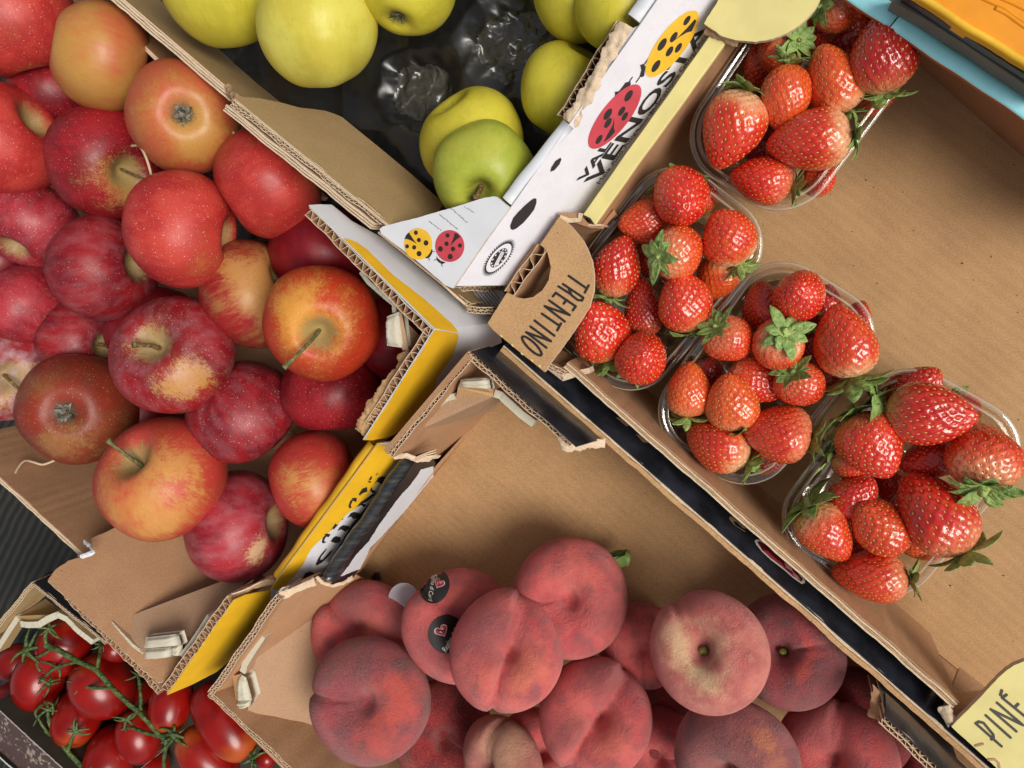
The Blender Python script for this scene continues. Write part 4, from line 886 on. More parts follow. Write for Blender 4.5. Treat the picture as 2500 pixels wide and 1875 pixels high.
vine('tomato_vine', 'short green vine stem at the lower left among the tomatoes', [
    (E((700, 1680), (560, 1530), (480, 1420), (420, 1330), (390, 1210)), .0023, -.031), (E((480, 1430), (390, 1370), (300, 1345), (200, 1310)), .0019, -.033),
    (E((560, 1500), (590, 1420), (630, 1350)), .0019, [-.031, -.030, -.033]), (E((390, 1370), (330, 1280), (290, 1200), (370, 1130), (430, 1140), (430, 1220)), .0013, -.031)],
    [(e6(620, 1360), -.031, .013, 7), (e6(180, 1280), -.034, .013, 8), (e6(850, 1610), -.036, .014, 9), (e6(390, 1180), -.030, .012, 10)])
# ------------------------------------------------------------------ crates
ZB = -.125
def crate(px, label, cat='crate'):
    p = P(px, ZB); return empty('cardboard_crate', p, label, cat)
def pts_on(pl, fn, L): return [pl.hit(fn(*p)) for p in L]
def zpts(fn, L): return [P(fn(x, y), z) for x, y, z in L]
def drop(p, z): return Vector((p.x, p.y, z))
def wall(name, parent, a, b, z, th, mf, mb=None, towards=None):
    """upright board a-b down to z, thickness toward 'towards'"""
    t = (b - a); n = Vector((-t.y, t.x, 0)).normalized()
    if n.dot(towards - a) < 0: n = -n
    q = [a, b, drop(b, z), drop(a, z)]; V = q + [v + n * th for v in q]
    F = [(0, 1, 2, 3), (4, 7, 6, 5), (0, 4, 5, 1), (1, 5, 6, 2), (2, 6, 7, 3), (3, 7, 4, 0)]
    return build(name, V, F, [mf, mb or mf, K_EDGE], parent, [0, 1, 2, 2, 2, 2])
EM = lambda o, i: (K_EDGE, o, i)
def tab_block(parent, fn, pts, z, th=.009, ridges=2):
    """folded wad of pressed board locking the corner brace"""
    q = [P(fn(*p), z) for p in pts]; mb = MB(); n = 9; k = 14; V = []; c = sum(q, Vector()) / 4
    for i in range(n + 1):
        for j in range(k + 1):
            u, v = i / n, j / k; p = (q[0] * (1 - u) + q[1] * u) * (1 - v) + (q[3] * (1 - u) + q[2] * u) * v
            e = min(1, 5.5 * min(u, 1 - u)) ** .5 * min(1, 5.5 * min(v, 1 - v)) ** .5
            rdg = .0016 * abs(math.sin(v * ridges * math.pi)) ** .5 + .0006 * mnoise.noise(p * 700) + .0003 * math.sin(v * 40 + 3 * mnoise.noise(p * 300))
            V.append(p + Vector((0, 0, (rdg + .001) * e - .002 * (1 - e))))
    m = (n + 1) * (k + 1); F = [(i * (k + 1) + j, (i + 1) * (k + 1) + j, (i + 1) * (k + 1) + j + 1, i * (k + 1) + j + 1) for i in range(n) for j in range(k)]
    rim = [j for j in range(k + 1)] + [i * (k + 1) + k for i in range(1, n + 1)] + [n * (k + 1) + j for j in range(k - 1, -1, -1)] + [i * (k + 1) for i in range(n - 1, 0, -1)]
    b0 = len(V); V += [V[i] - Vector((0, 0, th)) for i in rim]; r = len(rim)
    F += [(rim[i], b0 + i, b0 + (i + 1) % r, rim[(i + 1) % r]) for i in range(r)] + [tuple(range(b0, b0 + r))]
    nn = (V[F[0][1]] - V[F[0][0]]).cross(V[F[0][2]] - V[F[0][0]])
    return build('locking_tab', V, [f if nn.z > 0 else f[::-1] for f in F], [K_PLY], parent, None, True)
def torn(name, parent, pts, w, mat, amp=.0025, thick=.004, z=0.0):
    """crumpled torn paper strip along a px path (pts already 3D)"""
    q = []
    for a, b in zip(pts, pts[1:]):
        k = max(2, int((b - a).length / .0012)); q += [a.lerp(b, t / k) for t in range(k)]
    q.append(pts[-1]); Nn = path_normals(q); V = []; m = 9; seed = Vector((random.uniform(0, 9), random.uniform(0, 9), 0))
    for i, p in enumerate(q):
        ww = w * (1 + .5 * mnoise.noise(p * 160 + seed))
        for j in range(m):
            f = j / (m - 1) - .5; pp = p + Nn[i] * ww * f
            h = amp * .9 * (mnoise.noise(pp * 260 + seed) + .4 * mnoise.noise(pp * 600 + seed)) - abs(f) ** 2 * .004
            V.append(pp + Vector((0, 0, h)) + Nn[i] * amp * .5 * mnoise.noise(pp * 600 + seed * 2))
    n = len(q); F = [(i * m + j, (i + 1) * m + j, (i + 1) * m + j + 1, i * m + j + 1) for i in range(n - 1) for j in range(m - 1)]
    b = len(V); V += [v - Vector((0, 0, .0009)) for v in V]; F += [tuple(b + i for i in f[::-1]) for f in F]
    return build(name, V, F, [mat], parent, None, True)
def floor_panel(parent, corners, z, mat, th=.004):
    return slab('floor_panel', parent, [drop(P(c, zt), z) for c, zt in corners], th, mat)
def layered(name, parent, a, b, toward, widths, mats, depth=.085, gap=.0004, amp=.0007, seed=0):
    """flat pressed board edge: paper bands side by side with hairline gaps"""
    t = b - a; L = t.length; t.normalize(); n = Vector((-t.y, t.x, 0)).normalized()
    if n.dot(toward - a) < 0: n = -n
    mb = MB(); k = int(L / .0022); o = 0
    for i, (w, m) in enumerate(widths):
        pts = []
        for q in range(k + 1):
            s = L * q / k; wv = amp * mnoise.noise(Vector((s * 38, seed, 0))) + amp * .45 * mnoise.noise(Vector((s * 150, seed + i * .7, 1)))
            pts.append(a + t * s + n * (o + w / 2 + wv) + Vector((0, 0, amp * 1.2 * mnoise.noise(Vector((s * 60, seed + 3 + i, 2))) - (.0003 * (i % 2)))))
        ribbon_geo(mb, pts, [n] * len(pts), w, depth, (m, m, m), .00012); o += w + gap
    return mb.build(name, mats, parent)
# ---- strawberry crate
SB = crate((1900, 750), 'wide kraft crate holding the strawberry punnets, with lettered corner flaps')
FZ = -.085; inS = P((1900, 750), 0)
floor_panel(SB, [(g4(150, 1065), 0), ((1418, 521), 0), ((1850, -112), 0), (c3(1300, -260), 0), ((2900, 560), 0), ((2900, 2210), 0), (e5(300, 1000), 0)], FZ, K_FLOOR)
a = P((1422, 524), 0); b = P((1874, -112), 0)
sweep('side_wall', SB, a, b, [(.0, -.11), (.0, -.0006), (.0004, 0), (.0092, -.0005), (.0098, -.0010), (.0098, -.0040), (.0108, FZ)], [Y_PALE, K_WALL, K_EDGE], inS, [0, 0, 0, 0, 0, 1], False, wav=.00012)
decal('edge_line', SB, strokes([[c2(1524, 1290), (1440, 534), c2(1592, 1342)]], 4.5), lambda p, off=0: P(p, .0006 + off), [B_INK])
paper_strip('side_wall', SB, [P(c2(1515, 1290), -.002), P(c2(1560, 1350), -.003), P(c2(1640, 1350), -.004)], .0012, .05, [K_EDGE, K_WALL])
slab('side_wall', SB, zpts(g4, [(795, 112, 0), (985, 112, 0), (1065, 205, -.003), (1190, 215, -.012), (1300, 80, -.012), (1380, 200, -.06), (1080, 420, -.06), (960, 300, -.03)]), .003, K_WALL)
paper_strip('side_wall', SB, [P(g4(800, 112), .002), P(g4(880, 140), .001), P(g4(975, 135), .001), P(g4(990, 75), .001)], .0028, .02, [K_EDGE, K_WALL])
GZ = .005
gp = [(150, 1065), (235, 930), (322, 790), (400, 832), (480, 846), (560, 830), (640, 772), (700, 675), (718, 560), (690, 430), (655, 385), (620, 360), (700, 245), (790, 110), (840, 140), (900, 195), (960, 262), (1010, 330), (1045, 400), (1085, 500), (1108, 640), (1102, 780), (1065, 920), (960, 1085), (830, 1270), (700, 1445), (662, 1505), (420, 1310), (200, 1130)]
ppx = [g4(*q) for q in gp]; ga = GZ; gpl = Plane(P(ppx[0], GZ + .001), P(g4(790, 110), GZ), P(g4(700, 1445), GZ + .001))
gs = slab('corner_gusset', SB, [gpl.hit(q) for q in ragged(ppx, 9, .45)], .0035, K_GUSS, K_GUSS, K_EDGE)
TL = [[(880, 640), (1045, 755)], [(1025, 790), (1060, 725)], [(830, 714), (1012, 836)], [(1012, 836), (1000, 862), (960, 856), (905, 812), (882, 752)], [(902, 806), (790, 735)],
      [(765, 792), (738, 824)], [(765, 792), (944, 914)], [(860, 857), (836, 890)], [(944, 914), (918, 950)], [(845, 1050), (665, 912)], [(665, 912), (890, 992)], [(890, 992), (705, 860)], [(640, 980), (800, 1090)], [(778, 1130), (812, 1068)],
      [(575, 1042), (752, 1178)], [(680, 1285), (500, 1147)], [(500, 1147), (722, 1228)], [(722, 1228), (537, 1096)]]
O_ = ell(g4(550, 1270), 118 * .27132, 34 * .27132, math.radians(44), 22); O_.append(O_[0])
decal('lettering', gs, strokes([[g4(*p) for p in L] for L in TL] + [O_], 22 * .27132), gpl.hit, [B_INK])
decal('print_fleck', gs, [ell(g4(x, y), 5, 2, .8, 8) for x, y in ((275, 1180), (375, 1265), (460, 1340), (550, 1400), (620, 1450))], gpl.hit, [Y_PALE])
slab('side_wall', SB, zpts(g4, [(615, 366, .002), (470, 560, .002), (330, 785, .002), (470, 880, -.03), (700, 850, -.05), (790, 560, -.05), (700, 420, -.02)]), .003, K_WALL)
corr('side_wall', SB, P(g4(300, 775), .005), P(g4(600, 352), .005), .0072, P(g4(900, 700), 0), EM(W_SMOOTH, K_WALL), .03, 1, .0105, .012)
slab('corner_gusset', SB, zpts(g4, [(700, 1450, -.002), (820, 1300, -.03), (960, 1380, -.03), (1055, 1480, -.004), (940, 1515, -.002), (830, 1550, -.001)]), .003, K_WALL, K_WALL, K_EDGE)
corr('corner_gusset', SB, P(g4(690, 1475), .0), P(g4(835, 1562), .0), .0045, P(g4(800, 1300), 0), EM(K_WALL, K_WALL), .012, 2, .0042)
paper_strip('corner_gusset', SB, [P(g4(825, 1555), .0), P(g4(920, 1525), -.001), P(g4(1065, 1492), -.002)], .0035, .012, [K_EDGE, K_WALL])
a = P((1376, 897), 0); b = P((2326, 1728), 0)
layered('side_wall', SB, a, b, inS, [(.0012, 0), (.0009, 1), (.0011, 0), (.0009, 2)], [K_EDGE, K_GUSS, K_WALL], .085, .00035, .0006, 5)
slab('corner_brace', SB, zpts(e5, [(335, 362, -.05), (690, 640, -.05), (480, 900, -.01), (290, 1040, .0), (225, 1100, .0), (120, 900, .0), (200, 720, -.015)]), .003, K_WALL, K_WALL, K_EDGE)
torn('corner_brace', SB, zpts(e5, [(130, 880, .002), (185, 1000, .003), (265, 1075, .003)]), .006, K_EDGE, .002)
ppl = Plane(P(e5(230, 1130), GZ), P(e5(1160, 285), GZ), P(e5(800, 1659), GZ))
pg = [(225, 1130), (310, 1040), (400, 950), (520, 830), (640, 700), (750, 580), (860, 470), (940, 400), (1030, 340), (1160, 290), (1500, 260), (1700, 2600), (1300, 2150), (800, 1650)]
ps = slab('corner_gusset', SB, [ppl.hit(q) for q in ragged([e5(*q) for q in pg], 9, .5)], .0035, Y_PALE, K_GUSS, K_EDGE)
PL = [[(540, 1085), (870, 1378)], [(540, 1085), (580, 1062), (640, 1078), (700, 1150), (762, 1225), (768, 1262), (742, 1290)], [(670, 982), (985, 1265)], [(1060, 1185), (735, 905)], [(735, 905), (1145, 1105)], [(1145, 1105), (815, 820)], [(880, 755), (1180, 1000)], [(880, 755), (935, 715)], [(1040, 880), (1085, 835)], [(1180, 1000), (1225, 960)], [(858, 720), (876, 660)]]
decal('lettering', ps, strokes([[e5(*p) for p in L] for L in PL], 34 * .18982), ppl.hit, [G_INK])
decal('lettering', ps, strokes([[e5(*p) for p in L] for L in ([(535, 1372), (630, 1345)], [(700, 1550), (780, 1545), (830, 1590), (842, 1650)])], 30 * .18982), ppl.hit, [PALE_INK])
tg = [(290, 140), (380, 0), (420, -60), (640, -260), (1010, -60), (990, 0), (965, 45), (940, 80), (880, 140), (790, 200), (700, 235), (600, 250), (480, 240), (400, 215)]
slab('corner_gusset', SB, [P(q, GZ) for q in ragged([c3(*q) for q in tg], 8, .8)], .004, Y_PALE, K_GUSS, K_EDGE)
torn('corner_gusset', SB, zpts(c3, [(300, 175, .001), (350, 195, .002), (430, 235, .001), (500, 255, .0)]), .004, K_DARK, .0015)
# far walls of the strawberry crate (under and beyond the cyan edge)
wall('side_wall', SB, P(c3(1300, -260), 0), P((2900, 560), 0), FZ - .003, .004, K_WALL, K_WALL, P((2400, -300), 0))
wall('side_wall', SB, P(e5(300, 1000), -.002), P((2900, 2210), -.002), FZ - .003, .004, K_WALL, K_WALL, P((2200, 2000), 0))
B_SHEEN = printed('black_gloss_print', (.018, .020, .028), .22, .5, spec=.9)
fl = [c3(1985, 1005), c3(1487, 1153), c3(1310, 1125), c3(1265, 1080), c3(1550, 1383), c3(2015, 1540), c3(1840, 1580), c3(1050, 1165), c6(1845, 105), c6(1910, 205), c6(1190, 120), c6(1330, 225), c6(2175, 400), c6(2180, 1045), c9(2090, 505), c9(1770, 565), c9(1890, 420), c6(1500, 560), c3(1180, 1390), c9(2150, 900)]
decal('floor_fleck', SB, [ell(p, random.uniform(1.2, 2.6), random.uniform(.9, 1.6), random.uniform(0, 3), 8) for p in fl], lambda p, off=0: P(p, FZ + off), [B_INK])
# ---- peach crate
PB = crate((1600, 1500), 'brown crate of flat peaches with glossy black printing')
FZ2 = -.088; inP = P((1500, 1400), 0); ZP = .030
floor_panel(PB, [(c5(1062, 592), 0), ((3300, 2640), 0), ((1777, 2888), .03), (g1(375, 1040), .03), (e2(585, 1445), -.006), (g3(972, 40), .03)], FZ2, K_FLOOR)
decal('floor_crease', PB, strokes([[g3(1130, 1140), g3(1240, 1200), g3(1320, 1262)], [g3(1240, 1370), g3(1330, 1400)], [g3(790, 1480), g3(880, 1550), g3(960, 1640)], [g3(1500, 1040), g3(1560, 1000)], [c8(1200, 60), c8(1320, 110)]], 2.2), lambda p, off=0: P(p, FZ2 + off), [K_WALL])
ap = g3(985, 30)
corr('corner_post', PB, P(g3(972, 28), ZP), P(g3(232, 935), ZP), .0052, inP, EM(B_PRINT, K_WALL), .03, 2, .0045, jit=.0004)
corr('corner_post', PB, P(g3(1005, 28), ZP), P(g3(1925, 830), ZP), .0054, inP, EM(B_PRINT, K_WALL), .03, 2, .0055, jit=.0004)
pl = Plane(P(g3(1015, 26), ZP), P(g3(1950, 838), ZP), P(g3(1280, 0), -.012))
bp = slab('corner_post', PB, pts_on(pl, g3, [(1004, 26), (1080, 14), (1250, -25), (1700, 380), (2170, 820), (2060, 850), (1945, 885)]), .0006, B_SHEEN)
pl = Plane(P(g3(1000, 90), ZP - .002), P(g3(240, 960), ZP - .002), P(g3(1240, 470), FZ2))
slab('side_wall', PB, pts_on(pl, g3, [(985, 70), (235, 945), (310, 975), (420, 965), (520, 1010), (650, 990), (705, 975), (715, 1045), (1000, 730), (1280, 430), (1060, 120)]), .003, K_WALL)
wall('side_wall', PB, P(g3(1015, 60), ZP - .004), P(g3(1900, 830), ZP - .004), -.02, .001, K_WALL, K_WALL, P((1500, 900), 0))
slab('corner_brace', PB, zpts(g3, [(512, 745, .010), (560, 660, .012), (700, 520, .013), (860, 432, .014), (1190, 437, .014), (1262, 478, -.030), (1180, 565, -.045), (1000, 625, -.045), (760, 690, -.02)]), .0025, K_BRACE, K_BRACE, K_PLY)
paper_strip('corner_brace', PB, zpts(g3, [(515, 730, .0125), (590, 625, .0135), (700, 510, .0145), (780, 450, .015), (850, 432, .015)]), .0040, .012, [K_PLY, K_BRACE])
paper_strip('corner_brace', PB, zpts(g3, [(1205, 405, .016), (1260, 425, .0155), (1330, 490, .015), (1450, 600, .014), (1560, 680, .013)]), .0052, .012, [K_PLY, K_BRACE])
tab_block(PB, g3, [(890, 288), (1145, 270), (1170, 375), (878, 352)], .026, .006, 2)
slab('locking_tab', PB, zpts(g3, [(878, 352, .024), (1150, 380, .024), (1195, 405, .017), (1190, 440, .016), (862, 448, .016)]), .003, K_GUSS)
torn('corner_post', PB, zpts(g3, [(1800, 800, .029), (1850, 890, .027), (1960, 880, .018), (2080, 870, .008), (2200, 860, .0)]), .0062, K_EDGE, .0016)
torn('corner_post', PB, zpts(g3, [(300, 980, .012), (400, 970, .010), (510, 1010, .002), (640, 985, -.008), (705, 985, -.016)]), .0035, K_EDGE, .0012)
for o_ in (0, 14, 28): paper_strip('torn_ply', PB, zpts(g3, [(500, 985 + o_, .004), (580, 950 + o_, .003), (660, 922 + o_ * 1.6, .0)]), .0008, .004, [K_EDGE, K_WALL])
# left wall folded over in black
a = P(e2(1610, 90), -.006); b = P(e2(665, 1478), -.006)
sweep('side_wall', PB, a, b, [(-.0048, -.10), (-.0048, -.008), (-.0040, -.0035), (-.0022, -.0008), (.0, .0), (.0026, -.0008), (.0048, -.003), (.0062, -.0065), (.0066, -.010)], [B_ROLL, B_ROLL], inP, None, wav=.0005)
pl = Plane(P(e2(1720, 160), -.012), P(e2(760, 1520), -.012), P(e2(1896, 300), -.050))
fp = slab('wall_lining', PB, pts_on(pl, e2, ragged([(1715, 140), (1760, 130), (1896, 105), (1960, 130), (1896, 330), (1590, 715), (1190, 1140), (1085, 1365), (1000, 1470), (860, 1545), (760, 1560), (770, 1520)], 30, 5)), .0012, B_PRINT, K_WALL, B_PRINT)
decal('lining_print', fp, [[e2(*q) for q in ragged([(1930, 180), (1790, 215), (1745, 285), (1650, 410), (1540, 530), (1300, 860), (1190, 1040), (1030, 1210), (950, 1330), (855, 1455), (1085, 1365), (1160, 1215), (1190, 1140), (1590, 712), (1850, 395), (1930, 300)], 25, 3)]], pl.hit, [W_SMOOTH])
slab('side_wall', PB, [P(e2(1920, 280), -.048), P(e2(1590, 700), -.048), P(e2(1080, 1360), -.046), P(e2(720, 1590), -.03), P(c8(0, 690), -.02), P(c8(330, 640), FZ2), P(g3(250, 1659), FZ2), P(g3(1010, 730), FZ2)], .0025, K_WALL)
torn('wall_lining', PB, [P(e2(x, y), z) for x, y, z in ((560, 1460, .0), (640, 1545, -.004), (760, 1575, -.012), (880, 1545, -.02), (990, 1475, -.03))], .003, K_EDGE, .001)
torn('wall_lining', PB, [P(e2(x, y), z) for x, y, z in ((1600, 75, .002), (1700, 110, -.002), (1800, 130, -.01), (1890, 110, -.016))], .0022, K_EDGE, .001)
# lower left corner post
corr('corner_post', PB, P(g1(375, 1015), ZP), P(g1(955, 175), ZP), .0052, inP, EM(B_PRINT, K_WALL), .03, 2, .0052, jit=.0004)
paper_strip('corner_post', PB, [P(g1(955, 165), .029), P(g1(1060, 130), .024), P(g1(1180, 75), .015), P(g1(1280, 35), .008)], .0012, .01, [B_PRINT, K_WALL])
torn('corner_post', PB, zpts(g1, [(985, 185, .028), (1080, 150, .022), (1180, 110, .014), (1280, 70, .006)]), .008, K_EDGE, .001)
corr('corner_post', PB, P(g1(372, 1040), ZP), P(g1(2200, 2757), ZP), .0050, inP, EM(K_WALL, K_WALL), .118, 2, .0052, jit=.0004)
pl = Plane(P(g1(435, 1015), ZP - .002), P(g1(985, 190), ZP - .002), P(g1(1600, 190), -.062))
slab('side_wall', PB, pts_on(pl, g1, [(425, 1020), (985, 185), (1180, 110), (1290, 60), (1640, 10), (1720, 60), (1400, 700), (900, 1000), (560, 1020)]), .0025, K_WALL)
pl = Plane(P(g1(425, 1030), ZP - .002), P(g1(1045, 1659), ZP - .002), P(g1(1690, 1540), -.065))
slab('side_wall', PB, pts_on(pl, g1, [(420, 1030), (560, 990), (900, 1200), (1400, 1260), (1760, 1500), (1900, 2050), (1400, 2040), (1040, 1655)]), .0025, K_WALL)
decal('fold_crease', PB, strokes([[g1(1700, 1545), g1(1640, 1600), g1(1540, 1659)]], 4), pl.hit, [K_EDGE])
plb = Plane(P(g1(690, 800), .014), P(g1(985, 1505), .010), P(g1(1560, 180), -.054))
slab('corner_brace', PB, pts_on(plb, g1, [(850, 530), (690, 800), (690, 850), (720, 1180), (760, 1290), (985, 1505), (1345, 1268), (1650, 1000), (1650, 400), (1560, 180)]), .0022, K_BRACE, K_BRACE, K_PLY)
paper_strip('corner_brace', PB, zpts(g1, [(842, 535, .0170), (765, 650, .0185), (690, 775, .0195), (670, 845, .0195)]), .0052, .010, [K_PLY, K_BRACE])
paper_strip('corner_brace', PB, zpts(g1, [(695, 1165, .0195), (728, 1255, .0190), (805, 1340, .0175), (893, 1415, .0165), (975, 1495, .0155)]), .0058, .010, [K_PLY, K_BRACE])
tab_block(PB, g1, [(640, 868), (690, 900), (740, 1090), (620, 1100)], .022, .010, 5)
slab('locking_tab', PB, zpts(g1, [(583, 872, .020), (645, 862, .021), (650, 1080, .021), (615, 1095, .019)]), .006, K_GUSS)
tab_block(PB, g1, [(612, 1090), (738, 1088), (722, 1140), (630, 1158)], .021, .008, 2)
# right wall: pale cut edge, black outer face
a = P(c5(1062, 592), -.004); b = P((3300, 2640), -.004)
layered('side_wall', PB, a, b, inP, [(.0021, 0), (.0030, 1)], [K_EDGE, K_GUSS], .085, .0005, .0009, 9)
tq = (b - a).normalized(); nq = Vector((-tq.y, tq.x, 0)); nq = nq if nq.dot(P((1900, 750), 0) - a) > 0 else -nq
a2 = a + nq * .0012 + Vector((0, 0, -.002)); b2 = b + nq * .0012 + Vector((0, 0, -.002))
bpl = Plane(a2, b2, P(c9(1090, 690), -.022))
bw = slab('side_wall', PB, [bpl.hit(q) for q in (c5(1062, 592), (3300, 2640), (3320, 2590), c9(1900, 1310), c9(1130, 655), c9(360, -25), c5(1560, 800), c5(1290, 560))], .0009, B_SHEEN)
decal('heart_emblem', bw, [[e8(*q) for q in L] for L in (
    [(462, 610), (500, 585), (560, 590), (760, 700), (1000, 900), (1250, 1150), (1395, 1330), (1390, 1390), (1330, 1405), (1180, 1300), (1010, 1150), (760, 960), (600, 810), (500, 690)],
    [(510, 630), (560, 615), (800, 760), (1200, 1120), (1355, 1320), (1320, 1365), (1190, 1270), (1020, 1120), (780, 940), (610, 790)],
    [(610, 780), (700, 790), (880, 960), (960, 1010), (1040, 1130), (1190, 1240), (1200, 1290), (1020, 1130), (890, 1010), (760, 930)],
    [(1010, 1010), (1120, 1060), (1180, 1190), (1260, 1260), (1310, 1340), (1200, 1280), (1160, 1180), (1040, 1100)])], bpl.hit, [PALE_W, DR_INK, R_INK, PK_INK], [0, 1, 2, 3])
decal('lettering', bw, [[e8(*q) for q in L] for L in ([(0, 160), (90, 180), (200, 260), (330, 390), (250, 380), (130, 260), (60, 250), (120, 330), (310, 445), (270, 440), (80, 310), (0, 210)],)] + [[c5(*q) for q in L] for L in ([(1725, 1030), (1760, 1035), (1820, 1080), (1790, 1085)], [(1845, 1130), (1880, 1140), (1925, 1185), (1890, 1180)])], bpl.hit, [G_PALE if 'G_PALE' in globals() else PALE_INK])
# lower right corner post
corr('corner_post', PB, P(c9(1385, 1350), ZP), P(c9(1890, 1830), ZP), .0056, inP, EM(B_PRINT, K_GUSS), .05, 2, .0050, jit=.0004)
pl = Plane(P(c9(1385, 1345), ZP), P(c9(1800, 1742), ZP), P(c9(1385, 1205), .0))
slab('corner_post', PB, pts_on(pl, c9, [(1378, 1345), (1383, 1280), (1380, 1205), (1640, 1440), (2080, 1860), (1960, 1900)]), .0006, B_SHEEN)
torn('corner_post', PB, zpts(c9, [(1345, 1205, .006), (1335, 1290, .018), (1345, 1375, .028)]), .009, K_WALL, .0015)
# ---- red apple crate
AB = crate((450, 750), 'yellow and white printed crate full of red apples'); inA = P((450, 750), 0)
floor_panel(AB, [((-300, -300), 0), ((560, -90), 0), (c10(1240, 880), .03), (c7(970, 1200), .03), (c7(480, 390), 0), (c4(-260, 1180), 0)], -.118, K_WALL)
ZA = .030
pU = Plane(P(c10(515, 128), ZA), P(c10(1258, 866), ZA), P(c10(1600, 815), -.028)); pLr = Plane(P(c10(1258, 872), ZA), P(c10(832, 1532), ZA), P(c10(1600, 815), -.028))
corr('corner_post', AB, P(c10(508, 138), ZA), P(c10(1250, 876), ZA), .0062, inA, EM(W_SMOOTH, K_WALL), .03, 1, .0068, jit=.0004)
corr('corner_post', AB, P(c10(1246, 896), ZA), P(c10(880, 1460), ZA), .0062, inA, EM(Y_PRINT, K_WALL), .03, 1, .0066, jit=.0004)
up = slab('corner_post', AB, pts_on(pU, c10, [(503, 124), (560, 120), (640, 122), (760, 220), (960, 330), (1330, 640), (1560, 780), (1640, 830), (1258, 868)]), .0007, W_SMOOTH)
decal('yellow_print', up, [[c10(*q) for q in [(705, 325), (740, 330), (790, 350), (850, 392), (920, 460), (1000, 540), (1090, 610), (1200, 695), (1300, 785), (1360, 838), (1388, 872), (1396, 893), (1258, 866), (1000, 613)]]], pU.hit, [Y_PRINT])
lo = slab('corner_post', AB, pts_on(pLr, c10, [(1256, 870), (1640, 830), (1660, 950), (1520, 1010), (1400, 1100), (1250, 1300), (1010, 1500), (960, 1522), (880, 1536), (830, 1534)]), .0007, W_SMOOTH)
decal('yellow_print', lo, [[c10(*q) for q in [(1256, 871), (1396, 893), (1398, 915), (1388, 960), (1360, 1030), (1300, 1120), (1268, 1165), (1255, 1215), (1240, 1290), (1012, 1499), (960, 1520), (880, 1534), (832, 1533)]]], pLr.hit, [Y_PRINT])
torn('corner_post', AB, zpts(c10, [(1060, 1010, .020), (1075, 1080, .022), (1000, 1180, .025), (920, 1290, .027), (850, 1390, .028), (800, 1490, .026)]), .0095, K_GUSS, .0022)
paper_strip('corner_brace', AB, zpts(c10, [(812, 525, .014), (860, 590, .015), (940, 660, .016), (1010, 720, .016), (1015, 770, .016)]), .0030, .05, [K_PLY, K_BRACE])
slab('corner_brace', AB, zpts(c10, [(1060, 800, .012), (1180, 920, .0), (1130, 1050, -.02), (1080, 1060, .010)]), .002, K_BRACE)
tab_block(AB, c10, [(960, 795), (1040, 762), (1065, 985), (962, 970)], .022, .010, 1)
slab('locking_tab', AB, zpts(c10, [(1045, 765, .021), (1060, 775, .020), (1102, 1003, .019), (1062, 990, .021)]), .006, K_BRACE)
a = P(e2(1235, -60), 0); b = P(e2(120, 1490), 0)
yw = sweep('side_wall', AB, a, b, [(-.0065, -.10), (-.0065, -.007), (-.0058, -.0035), (-.004, -.0012), (-.0016, -.0002), (.0, .0), (.0012, -.0006), (.0018, -.002)], [Y_PRINT, Y_PRINT], inP, None, wav=.0004)
pY = Plane(P(e2(1300, -30), -.001), P(e2(165, 1500), -.001), P(e2(1440, 170), -.020))
ys = slab('side_wall', AB, pts_on(pY, e2, [(1290, -80), (115, 1510), (60, 1600), (40, 1800), (300, 1800), (640, 1440), (1000, 840), (1290, 490), (1560, 80), (1560, -120)]), .001, W_PRINT, W_PRINT, Y_PRINT)
decal('yellow_print', ys, [[e2(*q) for q in [(1288, -75), (1480, -60), (1500, 128), (1400, 240), (1240, 440), (1120, 600), (1040, 668), (960, 710), (900, 765), (830, 850), (700, 965), (560, 1090), (510, 1150), (478, 1210), (430, 1310), (330, 1440), (240, 1540), (140, 1610), (62, 1598), (117, 1510), (650, 790)]]], pY.hit, [Y_PRINT])
LT = [[(985, 545), (1045, 540), (1040, 590), (1000, 575)], [(965, 585), (985, 560), (1000, 572), (975, 625), (985, 655), (960, 662), (948, 640)],
      [(1110, 435), (1165, 415), (1165, 470), (1130, 480), (1095, 500), (1085, 470)], [(1065, 505), (1085, 470), (1095, 495), (1085, 515)], [(1165, 345), (1215, 350), (1195, 370)], [(1180, 340), (1205, 295), (1225, 290), (1212, 330)], [(1260, 278), (1290, 245), (1285, 262), (1268, 282)],
      [(740, 920), (800, 835), (812, 855), (835, 845), (775, 910), (770, 890)], [(670, 965), (700, 955), (740, 965), (720, 995), (690, 990)], [(640, 1050), (655, 1000), (680, 975), (690, 990), (662, 1040), (690, 1055), (650, 1068)],
      [(865, 800), (895, 770), (880, 795)], [(570, 1310), (600, 1240), (640, 1185), (690, 1130), (700, 1125), (680, 1160), (630, 1225), (620, 1260), (650, 1255), (735, 1160), (770, 1140), (720, 1215), (640, 1290), (580, 1325)],
      [(742, 1045), (775, 1000), (810, 985), (858, 1000), (850, 1050), (800, 1065)], [(820, 925), (850, 880), (890, 858), (950, 870), (965, 890), (910, 930), (860, 905)], [(935, 775), (975, 720), (1010, 705), (1080, 720), (1060, 770), (1000, 785), (975, 755)],
      [(1045, 645), (1090, 590), (1250, 480), (1260, 500), (1150, 590), (1110, 605), (1110, 635), (1160, 625), (1130, 645), (1095, 625)], [(1195, 455), (1215, 415), (1225, 450), (1265, 465), (1250, 485), (1215, 478)], [(1250, 380), (1290, 310), (1330, 292), (1375, 300), (1370, 350), (1330, 385), (1280, 350)], [(415, 1480), (450, 1410), (500, 1395), (550, 1405), (540, 1440), (450, 1470)]]
decal('lettering', ys, [[e2(*q) for q in L] for L in LT], pY.hit, [B_INK], off=.0006)
